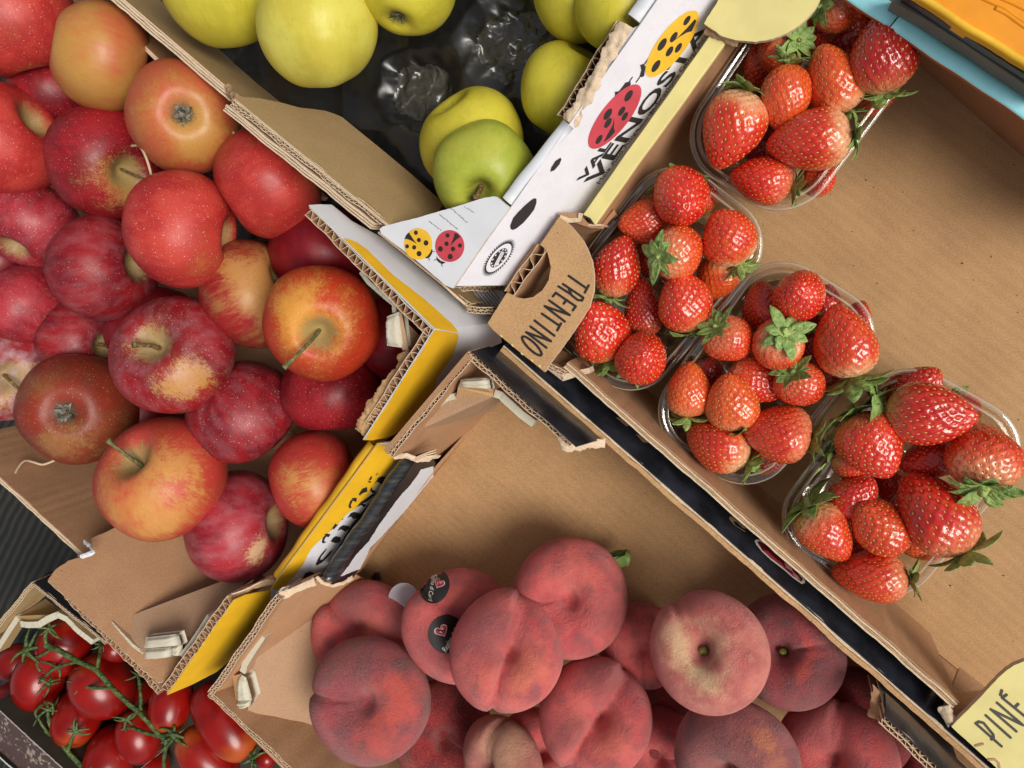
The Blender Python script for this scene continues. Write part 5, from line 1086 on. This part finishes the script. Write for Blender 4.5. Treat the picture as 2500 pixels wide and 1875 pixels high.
# bottom corner post
corr('corner_post', AB, P(c7(1003, 1212), ZA), P(c7(1398, 662), ZA), .0068, inA, EM(Y_PRINT, K_WALL), .03, 1, .0066, jit=.0004)
pR = Plane(P(c7(1008, 1218), ZA), P(c7(1402, 656), ZA), P(c7(1300, 1082), -.004))
slab('corner_post', AB, pts_on(pR, c7, [(1004, 1222), (1402, 654), (1480, 620), (1560, 605), (1665, 590), (1640, 650), (1600, 720), (1480, 930), (1300, 1082), (1150, 1160)]), .0007, Y_PRINT)
torn('corner_post', AB, zpts(c7, [(1400, 640, .026), (1480, 590, .018), (1560, 560, .010), (1640, 545, .002)]), .0042, K_DARK, .001)
paper_strip('corner_post', AB, zpts(c7, [(1385, 620, .026), (1470, 590, .02), (1560, 545, .010), (1610, 530, .004), (1640, 548, .002)]), .0010, .012, [K_EDGE, K_BRACE])
corr('corner_post', AB, P(c7(950, 1216), ZA), P(c7(288, 540), ZA), .0062, inA, EM(Y_PRINT, K_WALL), .012, 1, .0060, jit=.0006, wav=.0006)
pF = Plane(P(c7(320, 500), ZA - .001), P(c7(945, 1125), ZA - .001), P(c7(1340, 540), -.045))
slab('side_wall', AB, pts_on(pF, c7, ragged([(288, 530), (330, 470), (410, 415), (560, 372), (545, 285), (720, 203), (900, 130), (1500, 450), (1640, 545), (1400, 660), (1120, 1100), (950, 1150)], 20, 2)), .0022, K_WALL, W_SMOOTH, K_EDGE)
torn('side_wall', AB, zpts(c7, [(500, 305, .004), (530, 330, .010), (550, 370, .016), (480, 395, .02)]), .004, W_SMOOTH, .0012)
plb = Plane(P(c7(668, 788), .020), P(c7(1085, 985), .022), P(c7(1345, 533), -.022))
slab('corner_brace', AB, pts_on(plb, c7, [(668, 788), (850, 965), (1085, 985), (1250, 750), (1400, 640), (1480, 520), (1345, 533)]), .002, K_BRACE, K_BRACE, K_PLY)
paper_strip('corner_brace', AB, zpts(c7, [(668, 788, .0245), (744, 870, .0255), (804, 930, .0265), (856, 966, .027)]), .0032, .01, [K_PLY, K_BRACE])
paper_strip('corner_brace', AB, zpts(c7, [(1085, 985, .025), (1140, 920, .0235), (1200, 830, .021), (1252, 748, .020)]), .0036, .01, [K_PLY, K_BRACE])
tab_block(AB, c7, [(865, 882), (1060, 860), (1080, 930), (855, 945)], .030, .006, 1)
tab_block(AB, c7, [(858, 950), (1030, 940), (1022, 1000), (860, 1010)], .026, .006, 1)
tab_block(AB, c7, [(1030, 925), (1085, 915), (1082, 990), (1040, 985)], .024, .006, 2)
# lower left wall
a = P(c4(-260, 1180), .0); b = P(c7(492, 400), .0)
layered('side_wall', AB, a, b, inA, [(.0016, 0), (.0018, 0), (.0010, 1)], [K_EDGE, K_WALL], .11, .0005, .0007, 14)
wall('side_wall', AB, P(c7(470, 380), .0), P(c7(960, 1160), -.004), -.11, .002, K_WALL, K_WALL, P((0, 1900), 0))
wall('side_wall', AB, P((-40, -260), -.02), P((720, 480), -.02), -.11, .003, K_WALL, K_WALL, P((800, 0), 0))
def string(label, fn, pts, r, z, mat):
    q = [P(fn(x, y), zz) for x, y, zz in pts]; c = q[0].copy(); mb = MB(); tube_geo(mb, spline([v - c for v in q], 7), r, 6); o = link('paper_string', to_mesh('paper_string', mb, [mat])); o.location = c; tag(o, label, 'string')
string('loose kraft paper string hanging over the bare cardboard by the brownish apple', c4, [(60, 1475, -.004), (85, 1385, -.012), (110, 1330, -.018), (150, 1290, -.025), (200, 1298, -.032), (260, 1312, -.038), (340, 1282, -.045)], .0012, 0, STRING)
string('thin straw strand beside the stem of the crimson streaked apple', c1, [(790, 875, .004), (835, 875, .008), (860, 910, .010), (885, 970, .010), (905, 1040, .008), (915, 1090, .004)], .0010, 0, STRING)
string('straw strand in the dark gap above the apple with orange cheek', c4, [(1690, 1095, -.07), (1740, 1120, -.07), (1800, 1145, -.075)], .0009, 0, STRING)
# ---- green apple crate
GB = crate((950, 200), 'white printed crate of yellow apples with ladybird emblems'); inG = P((950, 150), 0)
layered('side_wall', GB, P(c1(-140, -687), .004), P(c1(1375, 605), .004), inG, [(.0014, 0), (.0012, 0), (.0016, 0)], [K_EDGE, K_OLIVE], .06, .0006, .0008, 21)
wall('side_wall', GB, P(c1(-60, -692), .003), P(c1(1420, 570), .003), -.075, .001, K_OLIVE, K_OLIVE, inA)
ZG = .020
layered('side_wall', GB, P(h3(185, 290), ZG), P(h3(1680, 1490), ZG), inG, [(.0010, 0), (.0011, 0), (.0016, 0)], [K_EDGE, K_OLIVE], .05, .0006, .0006, 25)
corr('side_wall', GB, P(h3(255, 235), ZG + .001), P(h3(1775, 1445), ZG + .001), .0050, inG, EM(K_GUSS, K_OLIVE), .04, 2, .0042, .012, wav=.0005, jit=.0005)
pO = Plane(P(h3(330, 180), ZG), P(h3(1880, 1430), ZG), P(h3(1500, 470), -.045))
slab('side_wall', GB, pts_on(pO, h3, ragged([(300, 165), (340, 150), (560, 165), (800, 215), (950, 258), (1100, 275), (1220, 292), (1300, 318), (1390, 355), (1480, 430), (1800, 690), (2100, 940), (2420, 1230), (2300, 1400), (1860, 1440)], 16, .5)), .002, K_OLIVE, K_OLIVE, K_EDGE)
torn('side_wall', GB, zpts(h3, [(215, 30, .006), (240, 100, .010), (300, 150, .016), (270, 190, .020)]), .005, K_DARK, .0018)
pW = Plane(P(c2(1100, 1245), ZG), P(c2(1900, 130), ZG), P(c2(1530, 1270), -.016))
wf = slab('side_wall', GB, pts_on(pW, c2, [(1100, 1245), (1434, 768), (1880, 142), (2466, -700), (2980, -720), (1598, 1285), (1070, 1712), (770, 1716), (960, 1440)]), .0009, W_PRINT)
gpl2 = Plane(P(c2(320, 1385), ZG + .002), P(c2(1010, 1178), ZG + .002), P(c2(775, 1720), ZG))
gq = [h1(*q) for q in [(150, 440), (195, 400), (400, 350), (640, 290), (860, 225), (1130, 150), (1350, 80), (1560, 15), (1680, -5), (1725, 2), (1800, 62), (1912, 152), (1600, 560), (1140, 1240), (1040, 1200), (640, 860), (170, 500)]]
wg = slab('corner_gusset', GB, [gpl2.hit(q) for q in ragged(gq, 8, .5)], .003, W_SMOOTH, K_EDGE, K_EDGE)
a = P(h2(390, 560), ZG + .001); b = P(c2(1448, 722), ZG + .001)
sweep('side_wall', GB, P(c2(1072, 1205), ZG), P(c2(1436, 736), ZG), [(-.0036, -.012), (-.0036, -.0010), (-.0028, .0002), (.0, .0006), (.0028, .0002), (.0040, -.0014), (.0041, -.003)], [W_SMOOTH, K_EDGE], inS, None, wav=.0003)
sweep('side_wall', GB, P(c2(1835, 108), ZG), P(c2(2432, -740), ZG), [(-.0044, -.012), (-.0044, -.0010), (-.0036, .0002), (.0, .0006), (.0032, .0002), (.0044, -.0014), (.0046, -.003)], [W_SMOOTH, K_EDGE], inS, None, wav=.0003)
corr('side_wall', GB, P(c2(1378, 690), ZG - .006), P(c2(1735, 120), ZG - .006), .0050, inS, EM(K_OLIVE, K_GUSS), .05, 1, .0060, .02, jit=.0006)
torn('side_wall', GB, [P(c2(x, y), z) for x, y, z in ((1448, 735, .019), (1500, 640, .021), (1590, 500, .022), (1680, 330, .022), (1785, 140, .022))], .0090, K_EDGE, .0020)
slab('side_wall', GB, [P(c2(x, y), ZG - .001) for x, y in ((1660, 420), (1790, 190), (1870, 150), (1760, 320), (1640, 450))], .001, W_SMOOTH)
# cut end and lower flap at the corner
corr('side_wall', GB, P(h1(1140, 1222), -.004), P(h1(1850, 1200), -.04), .0034, P(h1(1400, 1500), -.02), EM(W_PRINT, K_DARK), .006, 1, .004, .005)
slab('corner_gusset', GB, zpts(h1, [(1150, 1235, -.03), (1800, 1215, -.05), (1900, 1500, -.05), (1420, 1500, -.03)]), .002, W_PRINT)
decal('print_line', GB, strokes([[h1(x, 1265), h1(x + 190, 1500)] for x in range(1240, 1720, 48)], 2.2), lambda p, off=0: P(p, -.028 + off), [G_INK])
paper_strip('side_wall', GB, zpts(h1, [(130, 480, .016), (500, 780, .013), (1000, 1190, .008), (1300, 1450, .002)]), .0014, .03, [K_EDGE, K_DARK])
corr('side_wall', GB, P(h1(1130, 1320), .0), P(h1(1340, 1500), .0), .0034, P(h1(1500, 1300), 0), EM(K_DARK, K_OLIVE), .02, 1, .004, .01)
corr('side_wall', GB, P(h1(1320, 1560), -.002), P(h1(1680, 1590), -.002), .0046, P(h1(1500, 1300), 0), EM(K_DARK, K_OLIVE), .02, 2, .004, .01)
slab('side_wall', GB, zpts(h1, [(1130, 1270, -.004), (1180, 1250, -.006), (1400, 1490, -.006), (1340, 1500, -.003)]), .002, K_OLIVE)
# print on the white board
tx = lambda s, o, r, u, bold=.02, off=.0003, m=B_INK: text('lettering', wf, s, e3(*o), (r[0] * .28936, r[1] * .28936), (u[0] * .28936, u[1] * .28936), pW.hit, m, bold, 0, off)
tx('VENOSTA', (250, 1560), (985, -1345), (-98, -20), .022); tx('VAL', (150, 1535), (240, -335), (-58, -10), .03)
tx('Mela Alto Adige', (290, 1552), (335, -465), (-30, -8), .0); tx('Südtiroler Apfel', (625, 1102), (130, -180), (-26, -6), .0); tx('Indicazione Geografica', (737, 957), (470, -665), (-34, -8), .0)
def ladybird(parent, hit, fn, c, body, spots, wedge, head, legs, mat, s):
    polys = [[fn(*q) for q in head]]; mi = [0]; polys += strokes([[fn(*q) for q in L] for L in legs], 9 * s); mi += [0] * (len(polys) - 1)
    polys.append(body); mi.append(1); polys.append([fn(*q) for q in wedge]); mi.append(0)
    for (x, y, a, b, an) in spots: polys.append(ell(fn(x, y), a * s, b * s, an, 18)); mi.append(0)
    decal('ladybird_emblem', parent, polys, hit, [B_INK, mat], mi)
an3 = math.radians(-57)
ladybird(wf, pW.hit, e3, None, ell(e3(416, 982), 334 * .28936, 116 * .28936, math.radians(-52), 40), [(532, 807, 56, 25, an3), (357, 962, 56, 26, an3), (474, 936, 46, 22, an3), (358, 1036, 50, 22, an3), (500, 980, 42, 20, an3), (283, 1175, 46, 20, an3)],
  [(412, 985), (395, 1060), (355, 1130), (318, 1200), (370, 1165), (418, 1110), (408, 1080)], [(415, 830), (420, 775), (450, 770), (500, 705), (552, 695), (550, 715), (480, 770)], [[(530, 700), (565, 650)], [(430, 800), (400, 850)], [(420, 778), (450, 772)], [(505, 700), (545, 690)]], R_INK, .28936)
ladybird(wf, pW.hit, e3, None, ell(e3(900, 368), 342 * .28936, 116 * .28936, math.radians(-53), 40), [(1024, 172, 48, 20, an3), (815, 374, 62, 26, an3), (913, 312, 52, 22, an3), (877, 432, 50, 22, an3), (952, 402, 48, 20, an3), (763, 556, 60, 25, an3)],
  [(905, 350), (960, 300), (1020, 240), (1090, 160), (1105, 175), (1065, 262), (1020, 275), (960, 310)], [(625, 645), (640, 590), (632, 545), (660, 540), (675, 560), (665, 640), (645, 650)], [[(655, 555), (705, 485)], [(630, 645), (597, 692)], [(635, 550), (665, 540)]], O_INK, .28936)
decal('ink_spot', wf, [[h2(*q) for q in L] for L in ([(470, 870), (465, 830), (500, 740), (560, 670), (640, 590), (710, 530), (750, 505), (778, 510), (778, 560), (750, 640), (690, 720), (620, 800), (540, 865), (495, 884)],)] + [[c2(*q) for q in [(1335, 1030), (1340, 1005), (1365, 965), (1395, 945), (1402, 955), (1390, 985), (1360, 1020)]]], pW.hit, [B_INK])
sc_ = h2(328, 1213); sa = math.radians(-50); A_, B_ = 245 * .20492, 100 * .20492; seal = []
ring_o = ell(sc_, A_ * .93, B_ * .93, sa, 40); teeth = []
for k in range(44):
    t0 = 2 * math.pi * k / 44; f = lambda t, q: (sc_[0] + A_ * q * math.cos(t) * math.cos(sa) - B_ * q * math.sin(t) * math.sin(sa), sc_[1] + A_ * q * math.cos(t) * math.sin(sa) + B_ * q * math.sin(t) * math.cos(sa))
    teeth.append([f(t0 - .05, .92), f(t0 + .06, 1.16), f(t0 + .07, .92)])
decal('seal_emblem', wf, teeth + [ring_o, ell(sc_, A_ * .86, B_ * .86, sa, 40), ell(sc_, A_ * .58, B_ * .62, sa, 36)] + [ell(f(2 * math.pi * k / 12, .5), 2.6, 1.5, sa, 8) for k in range(12)] + strokes([[h2(270 + 12 * k, 1310 - 4 * k), h2(360 + 10 * k, 1135 + 4 * k)] for k in range(4)], 1.6), pW.hit, [B_INK, W_PRINT], [0] * 45 + [1, 0] + [1] * 12 + [1] * 4)
ltxt = 'INDICAZIONE GEOGRAFICA PROTETTA'
for k, ch in enumerate(ltxt):
    if ch == ' ': continue
    t = math.radians(-215) + 2 * math.pi * k / len(ltxt); q = f(t, .66); q2 = f(t, .82); q3 = f(t + .13, .66)
    text('lettering', wf, ch, q, ((q3[0] - q[0]) * .8, (q3[1] - q[1]) * .8), (q2[0] - q[0], q2[1] - q[1]), pW.hit, B_INK, 0, 0, .0005)
ladybird(wg, gpl2.hit, h1, None, ell(h1(672, 640), 213 * .18083, 190 * .18083, math.pi / 2, 40), [(641, 487, 31, 27, 1.5), (681, 586, 30, 28, 1.5), (778, 625, 37, 33, 1.5), (522, 671, 29, 26, 1.5), (618, 685, 31, 28, 1.5), (684, 770, 37, 34, 1.5)],
  [(652, 636), (610, 580), (570, 520), (546, 484), (510, 520), (488, 572), (530, 575), (590, 600)], [(850, 695), (865, 720), (858, 770), (830, 815), (790, 835), (762, 828), (800, 800), (840, 745)], [[(860, 740), (895, 745)], [(815, 820), (822, 860)]], O_INK, .18083)
ladybird(wg, gpl2.hit, h1, None, ell(h1(1098, 667), 215 * .18083, 197 * .18083, math.pi / 2, 40), [(1068, 525, 30, 28, 1.5), (1055, 636, 32, 29, 1.5), (972, 706, 38, 34, 1.5), (1235, 660, 30, 28, 1.5), (1142, 706, 32, 30, 1.5), (1104, 810, 38, 35, 1.5)],
  [(1100, 672), (1130, 600), (1155, 540), (1162, 486), (1205, 505), (1242, 545), (1200, 570), (1150, 615)], [(918, 800), (930, 825), (975, 865), (1042, 888), (1000, 910), (950, 890), (920, 850)], [[(925, 850), (890, 858)], [(985, 905), (998, 945)]], R_INK, .18083)
decal('worn_print', wg, [ell(h1(x + random.uniform(-6, 6), y + random.uniform(-5, 5)), random.uniform(.8, 2.2), random.uniform(.5, 1.0), .6, 7) for (x0, y0, x1, y1, n) in ((820, 335, 990, 460, 14), (960, 240, 1220, 450, 22), (1110, 150, 1350, 360, 20), (1300, 140, 1450, 225, 9)) for x, y in [(x0 + (x1 - x0) * k / n, y0 + (y1 - y0) * k / n) for k in range(n)]], gpl2.hit, [PALE_GREY if 'PALE_GREY' in globals() else G_INK])
# black film tray liner
def liner():
    pl0 = -.062; nx, ny = 290, 250; V = []; IN = []
    x0, y0, x1, y1 = 300, -300, 1720, 640
    cups = [(e7(860, 500), 62), (e7(1740, 110), 78), ((1000, -60), 55), ((1190, 420), 60), ((770, 60), 60), ((1390, 230), 55), ((545, -20), 55)]
    cw = [(P(c, pl0), r * mpp(c, pl0)) for c, r in cups]
    for j in range(ny + 1):
        for i in range(nx + 1):
            p = P((x0 + (x1 - x0) * i / nx, y0 + (y1 - y0) * j / ny), pl0); h = 0; inn = 0
            for k, (c, r) in enumerate(cw):
                dx, dy = p.x - c.x, p.y - c.y; an = math.atan2(dy, dx)
                d = math.hypot(dx, dy) / r * (1 + .30 * mnoise.noise(Vector((math.cos(an) * 1.5, math.sin(an) * 1.5, k * 5.1)))) + .10 * mnoise.noise(p * 90)
                s = max(0, min(1, (1.75 - d) / .9)); h -= .011 * s * s * (3 - 2 * s); inn = max(inn, 1.12 - d)
                f = max(0, min(1, 1.45 - d)); q = Vector((p.x * 48 + .5 * mnoise.noise(p * 60), p.y * 48 + .5 * mnoise.noise(p * 60 + Vector((7, 0, 0))), k * 3.3)); vd = mnoise.voronoi(q)[0]
                edge = max(0, 1 - abs(d - 1.1) / .45); h += f * .0020 * (vd[1] - vd[0]) + edge * (.0046 * (vd[1] - vd[0]) + .0012 * abs(mnoise.noise(p * 210)))
                h += f * .0008 * math.sin(34 * (p.x * math.cos(k) + p.y * math.sin(k)) * 6 + 4 * mnoise.noise(p * 40)) * max(0, mnoise.noise(p * 30 + Vector((k, 2, 0))))
                if d < .4: h += .0008 * (math.exp(-((d - .24) / .05) ** 2) - .7 * math.exp(-(d / .13) ** 2))
            h += .0105 * mnoise.noise(p * 14 + Vector((3, 1, 0))) + .0026 * (1 - abs(mnoise.noise(p * 24 + Vector((0, 5, 0))))) ** 4 + .0004 * mnoise.noise(p * 130); IN.append(inn)
            V.append(p + Vector((0, 0, h)))
    w = nx + 1; F = [(j * w + i, (j + 1) * w + i, (j + 1) * w + i + 1, j * w + i + 1) for j in range(ny) for i in range(nx)]; sa_, sb_ = P((1422, 524), 0), P((1874, -112), 0); sn = Vector((-(sb_ - sa_).y, (sb_ - sa_).x, 0)).normalized(); sn = sn if sn.dot(inS - sa_) > 0 else -sn; F = [f for f in F if (V[f[0]] - sa_).dot(sn) < -.006 and (V[f[0]] - P(c2(780, 1710), .02)).length > .012]
    n = len(V)
    o = build('tray_liner', V, F, [FILM, FILM_G], None, [1 if IN[f[0]] > 0 else 0 for f in F], True); tag(o, 'crumpled glossy black plastic film tray lining the white crate under the apples', 'tray liner')
liner()
floor_panel(GB, [(c1(-140, -687), 0), (c2(2432, -740), .02), (c2(1090, 1250), .02), (c2(780, 1710), .02), (h3(1680, 1490), .02)], -.100, K_OLIVE)
# ---- tomato crate
TB = crate((250, 1750), 'dark crate of vine tomatoes with kraft inside and worn brown board'); inT = P((250, 1750), -.02); ZT = -.010
floor_panel(TB, [(e6(265, 145), -.01), (g1(372, 1040), .0), ((1000, 2200), .0), ((300, 2300), 0), ((-60, 1900), -.01), (e6(-90, 560), -.01)], -.118, OLIVE_D)
corr('corner_post', TB, P(e6(285, 140), ZT), P(e6(872, 615), ZT), .0044, inT, EM(B_PRINT, K_BRACE), .03, 2, .0042)
corr('corner_post', TB, P(e6(255, 140), ZT), P(e6(-90, 560), ZT), .0044, inT, EM(K_BRACE, K_OLIVE), .03, 2, .0042)
slab('corner_post', TB, zpts(e6, [(283, 138, ZT), (400, 60, ZT - .03), (560, -10, ZT - .05), (700, 200, ZT - .05), (1000, 560, ZT - .03), (900, 612, ZT), (872, 612, ZT)]), .001, B_PRINT)
slab('side_wall', TB, zpts(e6, [(268, 165, ZT - .001), (375, 250, -.04), (160, 400, -.05), (-60, 720, -.06), (-120, 640, ZT - .001), (0, 470, ZT - .001)]), .002, K_OLIVE)
slab('corner_brace', TB, zpts(e6, [(155, 415, -.022), (370, 275, -.045), (520, 380, -.045), (480, 400, -.022), (350, 460, -.020), (180, 485, -.020)]), .0015, K_OLIVE)
paper_strip('corner_brace', TB, zpts(e6, [(-30, 700, -.022), (20, 620, -.021), (90, 510, -.020), (145, 430, -.020)]), .0055, .012, [K_PLY, K_OLIVE])
paper_strip('corner_brace', TB, zpts(e6, [(165, 480, -.018), (230, 490, -.017), (320, 485, -.017), (390, 440, -.018), (470, 408, -.019)]), .0062, .010, [K_PLY, K_OLIVE])
paper_strip('corner_brace', TB, zpts(e6, [(470, 405, -.019), (540, 440, -.020), (640, 540, -.021), (755, 630, -.022)]), .0060, .012, [K_PLY, K_OLIVE])
WORN = worn_mat()
slab('side_wall', TB, zpts(e6, [(-60, 1140, -.020), (0, 1195, -.020), (500, 1650, -.020), (800, 1940, -.020), (500, 2000, -.022), (180, 1720, -.022), (-60, 1510, -.022)]), .004, WORN, WORN, WORN)
paper_strip('edge_trim', TB, zpts(e6, [(-60, 1525, -.018), (0, 1575, -.018), (130, 1690, -.018), (400, 1940, -.018)]), .0022, .05, [stemmat('pale_trim', (.42, .44, .34), (.6, .6, .5)), B_PRINT])
paper_strip('side_wall', TB, zpts(e6, [(-60, 1138, -.0185), (0, 1192, -.0185), (250, 1425, -.0185), (500, 1652, -.0185), (800, 1945, -.0185)]), .0016, .09, [stemmat('grey_rim', (.30, .27, .25), (.42, .38, .35)), OLIVE_D])
# ---- cyan edged box at the top right
CB = empty('plastic_crate', P((2350, 40), ZB), 'cyan lacquered crate edge running across the top right corner', 'crate')
zc_ = .008; inC = P((2400, -100), zc_)
def lp(A, B, t): return (A[0] + (B[0] - A[0]) * t, A[1] + (B[1] - A[1]) * t)
def bar(p0, p1, q0, q1, nm):
    a = P(e1(*p0), zc_); b = P(e1(*p1), zc_); w = (P(e1(*lp(q0, q1, .5)), zc_) - P(e1(*lp(p0, p1, .5)), zc_)); t = (b - a).normalized(); wd = abs(w.dot(Vector((-t.y, t.x, 0))))
    sweep(nm, CB, a, b, [(-.0006, -.0034), (-.0006, -.0020), (-.0004, -.0008), (.0006, 0), (wd * .5, .0004), (wd * .72, .0002), (wd * .74, -.0006), (wd * .97, -.0008), (wd, -.0016), (wd, -.007)], [RUST, CYAN, CYAN], inC, [0, 0, 1, 1, 1, 1, 1, 1, 1], wav=.0002)
bar((120, -140), (757, 288), (560, -150), (905, 95), 'side_wall'); bar((770, 296), (2500, 1470), (940, 108), (2500, 1160), 'side_wall')
SAGE = printed('sage_band', (.16, .165, .13), .6, .1)
OB = empty('orange_tray', P((2480, 10), ZB), 'orange plastic tray with yellow rim in the top right corner', 'tray')
zo = .035
slab('tray_body', OB, [P(e1(*q), zo) for q in ((1000, -120), (1140, -5), (1700, 350), (2300, 740), (2900, 300), (2300, -500))], .006, ORANGE)
sweep('rim', OB, P(e1(1000, -85), zo + .002), P(e1(2500, 865), zo + .002), [(-.001, -.01), (-.001, -.001), (.0, .0), (.0018, .0), (.0026, -.0015), (.0026, -.004)], [Y_PALE if 0 else O_INK, O_INK], P((2500, -100), zo), None)
paper_strip('dark_band', OB, [P(e1(930, -70), zo - .004), P(e1(1200, 95), zo - .004), P(e1(1700, 420), zo - .004), P(e1(2500, 940), zo - .004)], .0030, .03, [B_PRINT, B_PRINT])
paper_strip('lower_band', OB, [P(e1(820, -40), zo - .012), P(e1(1150, 135), zo - .012), P(e1(1650, 450), zo - .012), P(e1(2500, 1020), zo - .012)], .0050, .03, [SAGE, SAGE])
slab('side_panel', CB, [P(e1(*q), .003) for q in ((700, -60), (2600, 1240), (2600, 1020), (1150, 100), (900, -60))], .004, K_GUSS)
mb = MB()
for (pl_, r) in (([(1680, -60), (1850, 20), (2000, 90), (2150, 200), (2400, 330)], .0012), ([(1900, 90), (2020, 150), (2130, 230), (2400, 420)], .0011), ([(1850, -60), (2100, 40), (2400, 200)], .0011)):
    tube_geo(mb, spline([P(e1(*q), zo - .0004) - OB.location for q in pl_], 5), r, 8)
link('embossed_ripple', to_mesh('embossed_ripple', mb, [ORANGE]), OB)
paper_strip('torn_strip', OB, [P(e1(980, 150), .0), P(e1(1250, 215), .0), P(e1(1400, 330), .0), P(e1(1800, 600), .0), P(e1(2300, 950), .0)], .0035, .01, [RUST, RUST])
# ---- small loose things on the peach crate floor
def scrap():
    mb = MB(); c = P(e2(1240, 1510), FZ2 + .001)
    for (x, y, r) in ((1290, 1440, 40), (1255, 1470, 34), (1230, 1510, 24), (1235, 1545, 22), (1190, 1570, 36), (1215, 1590, 30), (1310, 1470, 26)):
        q = P(e2(x, y), FZ2 + .001) - c; rr = r * .21097 * mpp(e2(x, y), FZ2); V = []; T, PH = sph(8, 10)
        for t, ph in zip(T.ravel(), PH.ravel()):
            k = 1 + .5 * mnoise.noise(Vector((math.cos(ph) * 2 + x, math.sin(ph) * 2 + y, t * 2))); V.append(q + Vector((rr * k * math.sin(t) * math.cos(ph), rr * k * math.sin(t) * math.sin(ph), .0016 + .0016 * k * math.cos(t))))
        b = len(V); V += [q + Vector((0, 0, .003)), q + Vector((0, 0, 0))]; mb.add(V, grid_faces(7, 10, b, b + 1))
    o = link('paper_scrap', to_mesh('paper_scrap', mb, [B_INK], False)); o.location = c; tag(o, 'crumpled black scrap on the kraft floor below the printed black fold', 'scrap')
scrap()
c = (985, 1462); cz = -.048; pld = Plane(P(c, cz), P((1040, 1462), cz), P((985, 1500), cz - .012)); V = [pld.hit(q) for q in ell(c, 37, 38, 0, 30)]; V += [v - pld.n * .0004 for v in V]
o = build('sticker', V, [tuple(range(30))[::-1], tuple(range(30, 60))] + [(i, (i + 1) % 30, 30 + (i + 1) % 30, 30 + i) for i in range(30)], [W_SMOOTH]); tag(o, 'plain white round sticker standing up behind the peach with black stickers', 'sticker')
V = [P(q, -.038) for q in [e4(100, 1310), e4(190, 1300), e4(330, 1440), e4(420, 1640), e4(330, 1659), e4(240, 1520)]]; n = len(V); V += [v - Vector((0, 0, .0005)) for v in V]
o = build('sticker', V, [tuple(range(n))[::-1], tuple(range(n, 2 * n))] + [(i, (i + 1) % n, n + (i + 1) % n, n + i) for i in range(n)], [B_PRINT]); tag(o, 'curled black sticker wedged between the stickered peach and the purple peach', 'sticker')
mb = MB(); c = P(c8(1975, 455), -.052)
leaf_geo(mb, Vector((0, .008, 0)), Vector((.25, -1, 0)).normalized(), Vector((.3, 0, 1)).normalized(), .010, .0045, (.1, -.5), .4, 0); leaf_geo(mb, Vector((.002, .008, .001)), Vector((.5, -.8, 0)).normalized(), Vector((.1, 0, 1)).normalized(), .008, .0035, (.3, -.5), -.4, 0)
o = link('leaf', to_mesh('leaf', mb, [SEPAL])); o.location = c; tag(o, 'small green leaf fragment beside the large red peach', 'leaf')
# ------------------------------------------------------------------ setting
g = ground_mat(); V = [(-3, -3, ZB - .004), (3, -3, ZB - .004), (3, 3, ZB - .004), (-3, 3, ZB - .004)]
go = build('ground', V, [(0, 1, 2, 3)], [g]); go['kind'] = 'structure'
# ------------------------------------------------------------------ light
w = bpy.data.worlds.new('World'); SC.world = w; w.use_nodes = True; nt = w.node_tree; nt.nodes.clear()
sd = (R3 @ Vector((.42, -.24, 1))).normalized(); SUN_EL = math.degrees(math.asin(sd.z))     # soft daylight from above, a little to the right
sky = N(nt, 'TexSky', sky_type='NISHITA', sun_disc=False, sun_elevation=math.radians(SUN_EL), sun_rotation=math.atan2(sd.x, sd.y), air_density=1.0, dust_density=3.0)
hs = N(nt, 'HueSaturation', {'Saturation': .30, 'Color': sky.outputs[0]})
bg = N(nt, 'Background', {0: hs.outputs[0], 1: .05}); N(nt, 'OutputWorld', {0: bg.outputs[0]})
ld = bpy.data.lights.new('sun', 'SUN'); ld.energy = 1.5; ld.angle = math.radians(30); ld.color = (1, .95, .87)
lo_ = bpy.data.objects.new('sun', ld); COL.objects.link(lo_); lo_.rotation_euler = sd.to_track_quat('Z', 'Y').to_euler()
SC.view_settings.view_transform = 'Standard'; SC.view_settings.look = 'None'; SC.view_settings.gamma = 1; SC.view_settings.use_curve_mapping = False; SC.view_settings.exposure = 0.87
SC.render.engine = 'CYCLES'; SC.cycles.use_denoising = True; SC.cycles.max_bounces = 8; SC.cycles.transparent_max_bounces = 24; SC.cycles.transmission_bounces = 6; SC.cycles.caustics_reflective = False; SC.cycles.caustics_refractive = False
